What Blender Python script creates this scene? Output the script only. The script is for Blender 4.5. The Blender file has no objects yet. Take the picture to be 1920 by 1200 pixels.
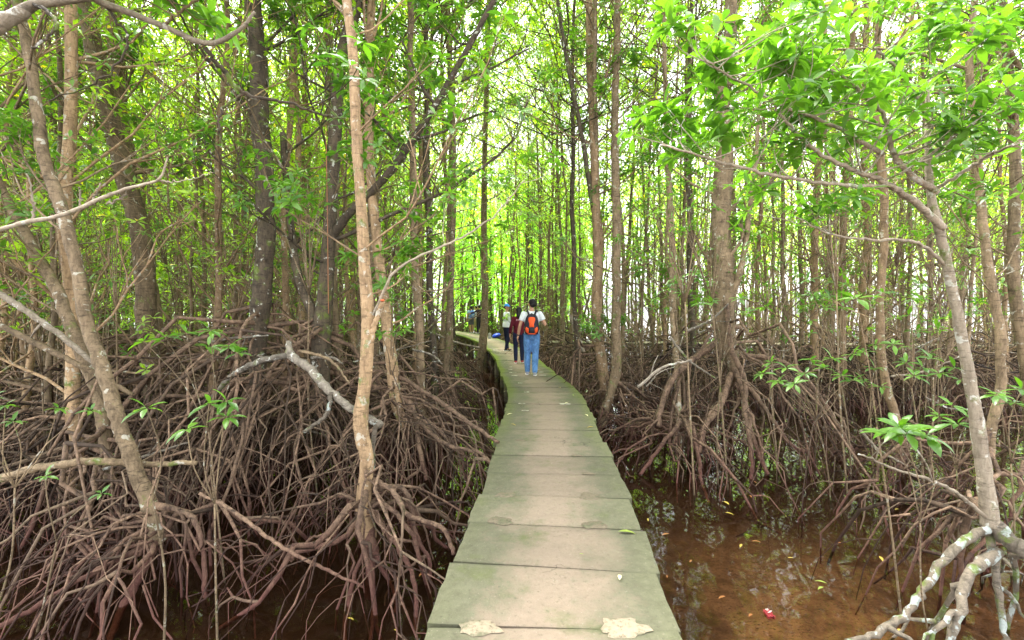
import bpy, math, random
import numpy as np
from mathutils import Vector, Matrix, noise

random.seed(11)
rng = np.random.default_rng(11)
C = bpy.context.scene.collection
SC = bpy.context.scene
R = math.radians

# ------------------------------------------------------------------ camera
EYE = 1.53            # eye height over the deck (deck top is z = 0)
WATER = -0.85
BED = -1.02
PITCH = math.atan(22 / 853.3)
cam_data = bpy.data.cameras.new("camera")
cam_data.lens = 16.0; cam_data.sensor_width = 36.0
cam_data.clip_start = 0.05; cam_data.clip_end = 3000
cam = bpy.data.objects.new("camera", cam_data); C.objects.link(cam)
cam.location = (0, 0, EYE)
cam.rotation_euler = (math.pi / 2 - PITCH, 0, 0)
SC.camera = cam

# ------------------------------------------------------------------ sky and sun (bright overcast)
SUN_EL, SUN_AZ = R(68), R(-35)     # azimuth measured from +Y clockwise: high, ahead and a little to the left
world = bpy.data.worlds.new("World"); SC.world = world
world.use_nodes = True
wn = world.node_tree; wn.nodes.clear()
w_out = wn.nodes.new("ShaderNodeOutputWorld"); w_bg = wn.nodes.new("ShaderNodeBackground")
w_sky = wn.nodes.new("ShaderNodeTexSky"); w_sky.sky_type = 'NISHITA'; w_sky.sun_disc = False
w_sky.sun_elevation = SUN_EL; w_sky.sun_rotation = SUN_AZ
w_sky.air_density = 1.0; w_sky.dust_density = 3.0
w_hsv = wn.nodes.new("ShaderNodeHueSaturation"); w_hsv.inputs['Saturation'].default_value = 0.12
wn.links.new(w_sky.outputs[0], w_hsv.inputs['Color'])
wn.links.new(w_hsv.outputs[0], w_bg.inputs[0]); wn.links.new(w_bg.outputs[0], w_out.inputs[0])
w_bg.inputs[1].default_value = 0.15
sun_d = bpy.data.lights.new("sun", 'SUN'); sun_d.energy = 2.2; sun_d.angle = R(9); sun_d.color = (1, .95, .86)
sun = bpy.data.objects.new("sun", sun_d); C.objects.link(sun)
sd = Vector((math.sin(SUN_AZ) * math.cos(SUN_EL), math.cos(SUN_AZ) * math.cos(SUN_EL), math.sin(SUN_EL)))
sun.rotation_euler = sd.to_track_quat('Z', 'Y').to_euler()
SC.view_settings.view_transform = 'Standard'; SC.view_settings.look = 'None'
SC.view_settings.exposure = 2.95; SC.view_settings.gamma = 1
SC.cycles.max_bounces = 7; SC.cycles.diffuse_bounces = 4; SC.cycles.glossy_bounces = 3
SC.cycles.transmission_bounces = 4; SC.cycles.transparent_max_bounces = 6
SC.cycles.use_denoising = True
SC.cycles.sample_clamp_indirect = 6

# ------------------------------------------------------------------ helpers
def at(px, py, d):
    """world point at depth d (metres ahead of the eye) seen at photo pixel px, py"""
    x = (px - 960) / 853.3; y = (600 - py) / 853.3
    c, s = math.cos(PITCH), math.sin(PITCH)
    k = d / (c + y * s)
    return np.array((x * k, d, EYE + k * (y * c - s)))

def tag(o, label=None, cat=None, group=None, kind=None):
    if label: o['label'] = label
    if cat: o['category'] = cat
    if group: o['group'] = group
    if kind: o['kind'] = kind
    return o

def empty(name, loc, label, cat, group=None, rz=0):
    o = bpy.data.objects.new(name, None); C.objects.link(o)
    o.location = [float(a) for a in loc]; o.rotation_euler = (0, 0, rz); o.empty_display_size = .1
    return tag(o, label, cat, group)

def unit(v):
    v = np.asarray(v, float); n = np.linalg.norm(v)
    return v / n if n > 1e-9 else np.array((0, 0, 1.))

class MB:
    def __init__(s): s.v = []; s.q = []; s.t = []; s.n = 0; s.uv = None
    def add(s, v, q=None, t=None):
        v = np.asarray(v, float).reshape(-1, 3)
        if q is not None and len(q): s.q.append(np.asarray(q, int).reshape(-1, 4) + s.n)
        if t is not None and len(t): s.t.append(np.asarray(t, int).reshape(-1, 3) + s.n)
        s.v.append(v); s.n += len(v)
    def tube(s, pts, rad, k=6, caps=True, rough=0.0):
        pts = np.asarray(pts, float); n = len(pts)
        rad = np.full(n, rad, float) if np.isscalar(rad) else np.asarray(rad, float)
        tan = np.gradient(pts, axis=0)
        tan /= np.maximum(np.linalg.norm(tan, axis=1, keepdims=True), 1e-9)
        u = np.cross(tan[0], (0, 0, 1.)) if abs(tan[0][2]) < .9 else np.cross(tan[0], (1., 0, 0))
        u = unit(u); ang = np.arange(k) * 2 * math.pi / k
        ca, sa = np.cos(ang)[:, None], np.sin(ang)[:, None]
        V = np.empty((n, k, 3))
        for i in range(n):
            u = u - tan[i] * np.dot(u, tan[i]); u = u / max(np.linalg.norm(u), 1e-9)
            w = np.cross(tan[i], u)
            rr = rad[i]
            if rough: rr = rad[i] * (1 + rough * rng.uniform(-1, 1, (k, 1)))
            V[i] = pts[i] + (ca * u + sa * w) * rr
        i = np.arange(n - 1)[:, None] * k; j = np.arange(k)[None]; jn = (j + 1) % k
        q = np.stack([i + j, i + jn, i + k + jn, i + k + j], -1).reshape(-1, 4)
        V = V.reshape(-1, 3); t = []
        if caps:
            V = np.vstack([V, pts[0], pts[-1]]); a, b = n * k, n * k + 1; l = (n - 1) * k
            for m in range(k):
                t.append((a, (m + 1) % k, m)); t.append((b, l + m, l + (m + 1) % k))
        s.add(V, q, t); return s
    def loft(s, rings, k=16):
        """rings: (cx, cy, z, rx, ry) closed horizontal sections"""
        ang = np.arange(k) * 2 * math.pi / k
        V = [np.stack([c[0] + c[3] * np.cos(ang), c[1] + c[4] * np.sin(ang), np.full(k, c[2])], -1) for c in rings]
        n = len(rings); V = np.vstack(V + [[rings[0][:3]], [rings[-1][:3]]])
        i = np.arange(n - 1)[:, None] * k; j = np.arange(k)[None]; jn = (j + 1) % k
        q = np.stack([i + j, i + jn, i + k + jn, i + k + j], -1).reshape(-1, 4)
        a, b, l = n * k, n * k + 1, (n - 1) * k; t = []
        for m in range(k): t += [(a, (m + 1) % k, m), (b, l + m, l + (m + 1) % k)]
        s.add(V, q, t); return s
    def ball(s, c, r, k=12):
        r = np.array((r, r, r)) if np.isscalar(r) else np.asarray(r, float)
        c = np.asarray(c, float); rings = []
        for i in range(1, 8):
            a = math.pi * i / 8; rings.append((c[0], c[1], c[2] - math.cos(a) * r[2], math.sin(a) * r[0], math.sin(a) * r[1]))
        rings = [(c[0], c[1], c[2] - r[2] * .995, r[0] * .08, r[1] * .08)] + rings + [(c[0], c[1], c[2] + r[2] * .995, r[0] * .08, r[1] * .08)]
        return s.loft(rings, k)
    def limb(s, pts, rad, k=10):
        s.tube(pts, rad, k)
        s.ball(pts[0], rad[0] * .99, k); s.ball(pts[-1], rad[-1] * .99, k); return s
    def box(s, c, size, rz=0, rx=0):
        h = np.asarray(size, float) / 2
        V = np.array([(x, y, z) for z in (-1, 1) for y in (-1, 1) for x in (-1, 1)], float) * h
        M = np.array(Matrix.Rotation(rz, 3, 'Z') @ Matrix.Rotation(rx, 3, 'X'))
        s.add(V @ M.T + np.asarray(c, float), [(0, 2, 3, 1), (4, 5, 7, 6), (0, 1, 5, 4), (2, 6, 7, 3), (0, 4, 6, 2), (1, 3, 7, 5)]); return s
    def build(s, name, mat, parent=None, origin=(0, 0, 0), smooth=True, at_origin=True):
        me = bpy.data.meshes.new(name)
        V = np.vstack(s.v) - np.asarray(origin, float)
        Q = np.vstack(s.q) if s.q else np.zeros((0, 4), int); T = np.vstack(s.t) if s.t else np.zeros((0, 3), int)
        me.vertices.add(len(V)); me.vertices.foreach_set("co", V.astype(np.float32).ravel())
        nl = Q.size + T.size; me.loops.add(nl); me.polygons.add(len(Q) + len(T))
        me.loops.foreach_set("vertex_index", np.concatenate([Q.ravel(), T.ravel()]).astype(np.int32))
        st = np.concatenate([np.arange(len(Q)) * 4, Q.size + np.arange(len(T)) * 3]).astype(np.int32)
        me.polygons.foreach_set("loop_start", st)
        me.polygons.foreach_set("use_smooth", np.full(len(Q) + len(T), smooth))
        me.update(calc_edges=True); me.validate()
        if s.uv is not None:
            l = me.uv_layers.new(name="UVMap"); idx = np.empty(len(me.loops), np.int32)
            me.loops.foreach_get("vertex_index", idx)
            l.data.foreach_set("uv", np.asarray(s.uv, np.float32)[idx].ravel())
        if mat: me.materials.append(mat)
        o = bpy.data.objects.new(name, me); C.objects.link(o)
        if parent: o.parent = parent
        elif at_origin: o.location = [float(a) for a in origin]
        return o

def smooth_path(P, n):
    """Catmull-Rom through the points P (rows of any width), n samples"""
    P = np.asarray(P, float)
    if len(P) < 3:
        t = np.linspace(0, 1, n)[:, None]; return P[0] * (1 - t) + P[-1] * t
    Q = np.vstack([2 * P[0] - P[1], P, 2 * P[-1] - P[-2]]); m = len(P) - 1
    out = []
    for u in np.linspace(0, m, n):
        i = min(int(u), m - 1); t = u - i; a, b, c, d = Q[i:i + 4]
        out.append(.5 * ((2 * b) + (c - a) * t + (2 * a - 5 * b + 4 * c - d) * t * t + (3 * b - a - 3 * c + d) * t ** 3))
    return np.array(out)

# leaves -------------------------------------------------------------
NEAR_T = (np.array([(0, 0, 0), (.25, -.12, .03), (.25, 0, -.01), (.25, .12, .03), (.52, -.175, .02), (.52, 0, -.03), (.52, .175, .02),
                    (.8, -.11, -.06), (.8, 0, -.1), (.8, .11, -.06), (1, 0, -.2)]),
          np.array([(1, 2, 5, 4), (2, 3, 6, 5), (4, 5, 8, 7), (5, 6, 9, 8)]),
          np.array([(0, 2, 1), (0, 3, 2), (7, 8, 10), (8, 9, 10)]))
FAR_T = (np.array([(0, 0, 0), (.5, -.22, .03), (.5, 0, -.03), (.5, .22, .03), (1, 0, -.16)]), np.zeros((0, 4), int),
         np.array([(0, 2, 1), (0, 3, 2), (1, 2, 4), (2, 3, 4)]))
class Leaves:
    def __init__(s): s.p = []; s.d = []; s.nn = []; s.L = []
    def rosette(s, pos, axis, L, n=7):
        axis = unit(axis); a = unit(np.cross(axis, (0.3, .2, 1.) if abs(axis[2]) < .9 else (1., .1, 0))); b = np.cross(axis, a)
        ph = random.random() * 6.3
        for i in range(n):
            th = ph + i * 2.4; el = R(random.uniform(-10, 28)) if i < n - 1 else R(random.uniform(45, 70))
            rad = math.cos(th) * a + math.sin(th) * b
            d = math.cos(el) * rad + math.sin(el) * axis; d = unit(d - np.array((0, 0, random.uniform(.05, .3))))
            s.p.append(pos + d * L * .06); s.d.append(d); s.nn.append(axis + rng.uniform(-.25, .25, 3)); s.L.append(L * random.uniform(.7, 1.12))
    def leaf(s, pos, d, L):
        s.p.append(pos); s.d.append(unit(d)); s.nn.append(np.array((0, 0, 1.)) + rng.uniform(-.4, .4, 3)); s.L.append(L)
    def build(s, name, mat, parent=None, origin=(0, 0, 0), near=False, **k):
        T, q, t = NEAR_T if near else FAR_T
        p, d, nn, L = map(np.array, (s.p, s.d, s.nn, s.L))
        y = np.cross(nn, d); y /= np.maximum(np.linalg.norm(y, axis=1, keepdims=True), 1e-6); z = np.cross(d, y)
        V = p[:, None] + L[:, None, None] * (T[None, :, :1] * d[:, None] + T[None, :, 1:2] * y[:, None] + T[None, :, 2:] * z[:, None])
        n = len(p); off = (np.arange(n) * len(T))[:, None, None]
        m = MB(); m.add(V.reshape(-1, 3), (q[None] + off).reshape(-1, 4) if len(q) else None, (t[None] + off).reshape(-1, 3))
        return m.build(name, mat, parent, origin, smooth=near, **k)

# ------------------------------------------------------------------ materials
def node_mat(name):
    m = bpy.data.materials.new(name); m.use_nodes = True
    nt = m.node_tree; nt.nodes.clear()
    out = nt.nodes.new("ShaderNodeOutputMaterial")
    return m, nt, out
def N(nt, typ, **kw):
    n = nt.nodes.new(typ)
    for k, v in kw.items():
        if k in n.inputs: n.inputs[k].default_value = v
        else: setattr(n, k, v)
    return n
def ramp(nt, fac, stops, interp='LINEAR'):
    r = nt.nodes.new("ShaderNodeValToRGB"); r.color_ramp.interpolation = interp
    e = r.color_ramp.elements
    while len(e) < len(stops): e.new(.5)
    for i, (p, c) in enumerate(stops):
        e[i].position = p; e[i].color = (*c, 1) if not np.isscalar(c) else (c, c, c, 1)
    nt.links.new(fac, r.inputs[0]); return r.outputs[0]
def mix(nt, fac, a, b, mode='MIX'):
    m = nt.nodes.new("ShaderNodeMix"); m.data_type = 'RGBA'; m.blend_type = mode
    for s, v in ((m.inputs[0], fac), (m.inputs[6], a), (m.inputs[7], b)):
        if isinstance(v, (int, float)): s.default_value = v
        elif isinstance(v, tuple): s.default_value = (*v, 1)
        else: nt.links.new(v, s)
    return m.outputs[2]
def math_n(nt, op, a, b=0.0, c=None, clamp=False):
    m = nt.nodes.new("ShaderNodeMath"); m.operation = op; m.use_clamp = clamp
    for i, v in enumerate((a, b, c)):
        if v is None: continue
        if isinstance(v, (int, float)): m.inputs[i].default_value = v
        else: nt.links.new(v, m.inputs[i])
    return m.outputs[0]
def noise_n(nt, vec, scale, detail=4, rough=.55, dist=0.0):
    n = N(nt, "ShaderNodeTexNoise", Scale=scale, Detail=detail, Roughness=rough, Distortion=dist)
    if vec is not None: nt.links.new(vec, n.inputs['Vector'])
    return n.outputs[0]
def mapping(nt, vec, sc, loc=(0, 0, 0)):
    m = N(nt, "ShaderNodeMapping"); m.inputs['Scale'].default_value = sc; m.inputs['Location'].default_value = loc
    nt.links.new(vec, m.inputs[0]); return m.outputs[0]
def finish(nt, out, col, rough=.8, bump=None, bstr=.4, bdist=.02, spec=.3):
    b = N(nt, "ShaderNodeBsdfPrincipled")
    if isinstance(col, tuple): b.inputs['Base Color'].default_value = (*col, 1)
    else: nt.links.new(col, b.inputs['Base Color'])
    if isinstance(rough, (int, float)): b.inputs['Roughness'].default_value = rough
    else: nt.links.new(rough, b.inputs['Roughness'])
    b.inputs['Specular IOR Level'].default_value = spec
    if bump is not None:
        bn = N(nt, "ShaderNodeBump", Strength=bstr, Distance=bdist); nt.links.new(bump, bn.inputs['Height'])
        nt.links.new(bn.outputs[0], b.inputs['Normal'])
    nt.links.new(b.outputs[0], out.inputs[0]); return b
def plain(name, col, rough=.7, var=.25, scale=12, spec=.3):
    m, nt, out = node_mat(name); g = N(nt, "ShaderNodeTexCoord")
    n = noise_n(nt, g.outputs['Object'], scale)
    c = mix(nt, n, tuple(a * (1 - var) for a in col), tuple(min(1, a * (1 + var)) for a in col))
    finish(nt, out, c, rough, n, .25, .01, spec); return m

def bark(name, dark, light, lichen=.0, moss=.0, rootred=False, lich_col=(.52, .52, .46)):
    m, nt, out = node_mat(name)
    g = N(nt, "ShaderNodeNewGeometry"); pos = g.outputs['Position']; oi = N(nt, "ShaderNodeObjectInfo")
    n1 = noise_n(nt, mapping(nt, pos, (9, 9, 3)), 1.6, 6, .65)
    n2 = noise_n(nt, mapping(nt, pos, (30, 30, 9)), 1.8, 5, .7)
    rings = noise_n(nt, mapping(nt, pos, (7, 7, 34)), 1.3, 4, .7)
    c = ramp(nt, math_n(nt, 'ADD', math_n(nt, 'MULTIPLY', n1, .6), math_n(nt, 'MULTIPLY', n2, .4)), [(.33, dark), (.66, light)])
    c = mix(nt, ramp(nt, rings, [(.34, .75), (.46, 0.0)]), c, tuple(a * .6 for a in dark))
    v = math_n(nt, 'MULTIPLY_ADD', oi.outputs['Random'], .55, .72)
    c = mix(nt, 1.0, c, N_comb(nt, v), 'MULTIPLY')
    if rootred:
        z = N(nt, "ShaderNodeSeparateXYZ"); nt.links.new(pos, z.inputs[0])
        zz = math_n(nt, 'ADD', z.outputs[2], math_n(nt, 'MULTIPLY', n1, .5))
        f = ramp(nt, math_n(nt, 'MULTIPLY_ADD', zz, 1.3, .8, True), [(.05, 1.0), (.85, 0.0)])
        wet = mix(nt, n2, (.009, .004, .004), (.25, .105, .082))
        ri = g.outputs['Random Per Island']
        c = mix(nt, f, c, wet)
        c = mix(nt, math_n(nt, 'MULTIPLY', ramp(nt, math_n(nt, 'FRACT', math_n(nt, 'MULTIPLY', ri, 7.3)), [(.3, 0.0), (1, 1.0)]), .6), c, mix(nt, n2, (.025, .018, .012), (.28, .215, .14)))
        c = mix(nt, 1.0, c, N_comb(nt, math_n(nt, 'MULTIPLY_ADD', ri, 1.25, .10)), 'MULTIPLY')
    if lichen:
        l = noise_n(nt, pos, 24 if lichen > .4 else 11, 4, .6, .4)
        c = mix(nt, ramp(nt, l, [(.63 - lichen * .2, 0.0), (.67 - lichen * .2, .85)]), c, lich_col)
    if moss:
        l = noise_n(nt, pos, 5.5, 5, .65)
        c = mix(nt, ramp(nt, l, [(.62 - moss * .25, 0.0), (.72 - moss * .25, .9)]), c, (.10, .14, .02))
    h = math_n(nt, 'ADD', math_n(nt, 'MULTIPLY', rings, .5), n2)
    finish(nt, out, c, .8, h, .6, .02, .25); return m
def N_comb(nt, v):
    k = nt.nodes.new("ShaderNodeCombineColor")
    for i in range(3): nt.links.new(v, k.inputs[i])
    return k.outputs[0]

def leaf_mat(name, c1, c2, trans, yellow=.02):
    m, nt, out = node_mat(name)
    g = N(nt, "ShaderNodeNewGeometry"); oi = N(nt, "ShaderNodeObjectInfo")
    r = g.outputs['Random Per Island']
    n = noise_n(nt, g.outputs['Position'], .45, 2)
    f = math_n(nt, 'MULTIPLY_ADD', r, .55, math_n(nt, 'MULTIPLY', n, .5), True)
    c = ramp(nt, f, [(.15, c1), (.75, c2), (1, tuple(a * 1.3 for a in c2))])
    c = mix(nt, ramp(nt, r, [(1 - yellow, 0.0), (1 - yellow + .002, 1.0)], 'CONSTANT'), c, (.42, .36, .02))
    tc = mix(nt, 1.0, c, tuple(trans), 'MULTIPLY')
    b = N(nt, "ShaderNodeBsdfPrincipled", Roughness=.38); b.inputs['Specular IOR Level'].default_value = .45
    nt.links.new(c, b.inputs['Base Color'])
    t = N(nt, "ShaderNodeBsdfTranslucent"); nt.links.new(tc, t.inputs[0])
    a = N(nt, "ShaderNodeAddShader"); nt.links.new(b.outputs[0], a.inputs[0]); nt.links.new(t.outputs[0], a.inputs[1])
    nt.links.new(a.outputs[0], out.inputs[0]); return m

M = {}
M['bark'] = bark('mangrove_bark', (.06, .042, .024), (.31, .225, .135), .1, .12, lich_col=(.40, .38, .31))
M['bark_dark'] = bark('dark_bark', (.022, .018, .012), (.12, .09, .06), .08, .25)
M['bark_tan'] = bark('tan_bark', (.11, .07, .038), (.44, .30, .17), .12, .08, lich_col=(.46, .42, .34))
M['bark_pale'] = bark('pale_bark', (.15, .12, .085), (.40, .335, .25), .2, .12, lich_col=(.50, .49, .43))
M['bark_lichen'] = bark('lichen_bark', (.06, .05, .036), (.20, .165, .125), .36, .3, lich_col=(.34, .38, .36))
M['dead'] = bark('dead_wood', (.07, .06, .045), (.28, .24, .19), .2, .18)
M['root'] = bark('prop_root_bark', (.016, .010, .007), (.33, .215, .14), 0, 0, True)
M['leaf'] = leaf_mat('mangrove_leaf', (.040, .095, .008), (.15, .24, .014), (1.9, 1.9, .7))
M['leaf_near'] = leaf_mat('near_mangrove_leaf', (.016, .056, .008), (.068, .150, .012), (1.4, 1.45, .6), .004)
M['leaf_far_lit'] = leaf_mat('far_mangrove_leaf_sunlit', (.08, .17, .014), (.23, .36, .035), (1.7, 1.8, .9))  # brighter, yellower copy of the leaf: sunlight put into its colour

def water_mat():
    m, nt, out = node_mat('brown_water')
    g = N(nt, "ShaderNodeNewGeometry"); p = g.outputs['Position']
    h = noise_n(nt, mapping(nt, p, (1, .6, 1)), 3.2, 2, .4)
    b = N(nt, "ShaderNodeBump", Strength=.28, Distance=.05); nt.links.new(h, b.inputs['Height'])
    gl = N(nt, "ShaderNodeBsdfGlossy", Roughness=.03); gl.inputs[0].default_value = (1, 1, 1, 1); nt.links.new(b.outputs[0], gl.inputs['Normal'])
    tr = N(nt, "ShaderNodeBsdfTransparent"); tr.inputs[0].default_value = (.76, .63, .49, 1)
    fr = N(nt, "ShaderNodeFresnel", IOR=1.33); nt.links.new(b.outputs[0], fr.inputs['Normal'])
    mx = N(nt, "ShaderNodeMixShader"); nt.links.new(fr.outputs[0], mx.inputs[0])
    nt.links.new(tr.outputs[0], mx.inputs[1]); nt.links.new(gl.outputs[0], mx.inputs[2]); nt.links.new(mx.outputs[0], out.inputs[0])
    return m
def bed_mat():
    m, nt, out = node_mat('muddy_bed'); g = N(nt, "ShaderNodeNewGeometry"); p = g.outputs['Position']
    n = noise_n(nt, p, .55, 5, .6); n2 = noise_n(nt, p, 7, 6, .7); n3 = noise_n(nt, mapping(nt, p, (1, 2.2, 1)), 26, 4, .7)
    c = ramp(nt, math_n(nt, 'ADD', math_n(nt, 'MULTIPLY', n, .7), math_n(nt, 'MULTIPLY', n2, .3)), [(.36, (.025, .017, .011)), (.48, (.085, .054, .034)), (.64, (.28, .185, .115))])
    sx = N(nt, "ShaderNodeSeparateXYZ"); nt.links.new(p, sx.inputs[0])
    near_r = math_n(nt, 'MULTIPLY', ramp(nt, math_n(nt, 'MULTIPLY', math_n(nt, 'ADD', sx.outputs[0], n), .3), [(.15, 0.0), (.35, 1.0)]), ramp(nt, math_n(nt, 'MULTIPLY', math_n(nt, 'ADD', sx.outputs[1], n), .1), [(.42, 1.0), (.60, 0.0)]))
    c = mix(nt, near_r, (.030, .018, .010), c)  # dark mud off the sand; shade of root gaps put into its colour
    c = mix(nt, ramp(nt, n3, [(.55, 0.0), (.62, .75)]), c, (.035, .02, .012))
    finish(nt, out, c, .9, n2, .5, .05, .1); return m
PITCH_S = .512
def slab_mat():
    m, nt, out = node_mat('mossy_concrete')
    g = N(nt, "ShaderNodeNewGeometry"); p = g.outputs['Position']; uv = N(nt, "ShaderNodeUVMap"); oi = N(nt, "ShaderNodeObjectInfo")
    s = N(nt, "ShaderNodeSeparateXYZ"); nt.links.new(uv.outputs[0], s.inputs[0]); u, v = s.outputs[0], s.outputs[1]
    n1 = noise_n(nt, p, 2.6, 6, .65); n2 = noise_n(nt, p, 14, 6, .7); n3 = noise_n(nt, p, 70, 3, .6); n4 = noise_n(nt, p, 1.1, 3)
    au = math_n(nt, 'ABSOLUTE', math_n(nt, 'SUBTRACT', u, .5))         # 0 at the middle .. .5 at the edge
    e = math_n(nt, 'ADD', au, math_n(nt, 'MULTIPLY', math_n(nt, 'SUBTRACT', math_n(nt, 'ADD', math_n(nt, 'MULTIPLY', n1, .65), math_n(nt, 'MULTIPLY', n2, .35)), .5), 1.15))
    worn = mix(nt, n2, (.175, .135, .098), (.31, .243, .18))
    algae = mix(nt, n2, (.062, .062, .036), (.19, .182, .118))
    c = mix(nt, ramp(nt, e, [(.09, 0.0), (.33, 1.0)]), worn, algae)
    c = mix(nt, 1.0, c, N_comb(nt, math_n(nt, 'MULTIPLY_ADD', oi.outputs['Random'], .22, .86)), 'MULTIPLY')
    # bright moss on the outer edges, growing with distance along the walk
    far = ramp(nt, math_n(nt, 'DIVIDE', v, 40.0), [(.05, 0.05), (.16, .55), (.26, 1.0)])
    me = ramp(nt, math_n(nt, 'ADD', au, math_n(nt, 'MULTIPLY', math_n(nt, 'SUBTRACT', n4, .5), .25)), [(.36, 0.0), (.46, 1.0)])
    c = mix(nt, math_n(nt, 'MULTIPLY', far, me), c, mix(nt, n2, (.07, .10, .008), (.17, .22, .02)))
    grn = ramp(nt, n1, [(.56, 0.0), (.68, .5)])
    c = mix(nt, grn, c, (.10, .12, .035))
    c = mix(nt, ramp(nt, n3, [(.68, 0.0), (.74, .4)]), c, (.05, .045, .03))          # pits
    c = mix(nt, ramp(nt, n3, [(.27, .5), (.33, 0.0)]), c, (.36, .34, .27))           # pale grit
    c = mix(nt, ramp(nt, math_n(nt, 'ADD', n2, math_n(nt, 'MULTIPLY', n4, .4)), [(.84, 0.0), (.92, .5)]), c, (.04, .05, .025))
    n5 = noise_n(nt, p, 34, 6, .75)
    c = mix(nt, ramp(nt, n5, [(.30, .55), (.44, 0.0)]), c, (.06, .056, .038))
    c = mix(nt, ramp(nt, n5, [(.58, 0.0), (.75, .4)]), c, (.34, .31, .24))
    vo = N(nt, "ShaderNodeTexVoronoi", feature='DISTANCE_TO_EDGE', Scale=1.7)
    wv = nt.nodes.new("ShaderNodeVectorMath"); wv.operation = 'ADD'; nt.links.new(p, wv.inputs[0])
    nn_ = N(nt, "ShaderNodeTexNoise", Scale=3.0, Detail=5); nt.links.new(p, nn_.inputs['Vector']); nt.links.new(nn_.outputs[1], wv.inputs[1]); nt.links.new(wv.outputs[0], vo.inputs['Vector'])
    crack = math_n(nt, 'MULTIPLY', ramp(nt, vo.outputs['Distance'], [(.004, 1.0), (.012, 0.0)]), ramp(nt, n4, [(.56, 0.0), (.62, .6)]))
    c = mix(nt, crack, c, (.02, .018, .012))
    fv = math_n(nt, 'FRACT', math_n(nt, 'DIVIDE', v, PITCH_S)); jd = math_n(nt, 'ABSOLUTE', math_n(nt, 'SUBTRACT', fv, .5))
    c = mix(nt, ramp(nt, math_n(nt, 'ADD', jd, math_n(nt, 'MULTIPLY', math_n(nt, 'SUBTRACT', n2, .5), .25)), [(.45, 0.0), (.53, .35)]), c, (.05, .055, .03))
    h = math_n(nt, 'ADD', math_n(nt, 'ADD', n2, n5), math_n(nt, 'MULTIPLY', n3, .5))
    finish(nt, out, c, .85, h, .55, .014, .25); return m
M['slab'] = slab_mat()
M['concrete_side'] = plain('stained_concrete', (.14, .12, .08), .9, .5, 8)
M['patch'] = plain('pale_cement', (.30, .25, .18), .9, .22, 20)
def patch_mat(name, a, b):
    m, nt, out = node_mat(name); g = N(nt, "ShaderNodeNewGeometry"); p = g.outputs['Position']
    n1, n2, n3 = noise_n(nt, p, 9, 5, .7), noise_n(nt, p, 45, 5, .7), noise_n(nt, p, 5, 3)
    c = mix(nt, n2, a, b); c = mix(nt, ramp(nt, n1, [(.5, 0.0), (.62, .8)]), c, (.10, .105, .06)); c = mix(nt, ramp(nt, n2, [(.3, .8), (.42, 0.0)]), c, (.06, .055, .035))
    finish(nt, out, c, .9, n2, .7, .012, .2); return m
M['patch'] = patch_mat('pale_cement', (.17, .135, .09), (.42, .35, .25))
M['pale_patch'] = patch_mat('bleached_cement', (.3, .28, .2), (.62, .58, .47))
M['patch_old'] = patch_mat('old_cement', (.10, .085, .055), (.22, .18, .125))

# ------------------------------------------------------------------ ground and water
def grid_sheet(name, z, size, mat, n=2, bump=0):
    m = MB(); xs = np.linspace(-size, size, n); X, Y = np.meshgrid(xs, xs); m.add(np.stack([X.ravel(), Y.ravel(), np.full(n * n, z)], -1),
        [(i * n + j, i * n + j + 1, (i + 1) * n + j + 1, (i + 1) * n + j) for i in range(n - 1) for j in range(n - 1)])
    return tag(m.build(name, mat), kind='structure')
grid_sheet('ground', BED, 600, bed_mat())
grid_sheet('water', WATER, 600, water_mat())

# ------------------------------------------------------------------ boardwalk
PATH = [(.2, -2.2), (.2, 0), (.2, 2.1), (.235, 2.64), (.29, 3.15), (.335, 3.65), (.365, 4.18), (.42, 5.2), (.47, 5.8), (.555, 7.2), (.58, 8.1), (.52, 9.2), (.39, 10.7),
        (.22, 12.8), (.1, 14.2), (-.42, 18.1), (-.94, 21), (-2.0, 25), (-3.3, 28.3), (-5.2, 32), (-8.5, 36.5), (-13, 41)]
_d = smooth_path(PATH, 900); _s = np.concatenate([[0], np.cumsum(np.linalg.norm(np.diff(_d, axis=0), axis=1))])
def on_path(s): return np.array([np.interp(s, _s, _d[:, 0]), np.interp(s, _s, _d[:, 1])])
def path_frame(s):
    p = on_path(s); t = unit(on_path(s + .15) - on_path(s - .15)); return p, t, np.array((t[1], -t[0]))
s0 = float(np.interp(2.15, _d[:, 1], _s)); PITCH_S = .512; s_first = s0 - PITCH_S * 6

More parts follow.
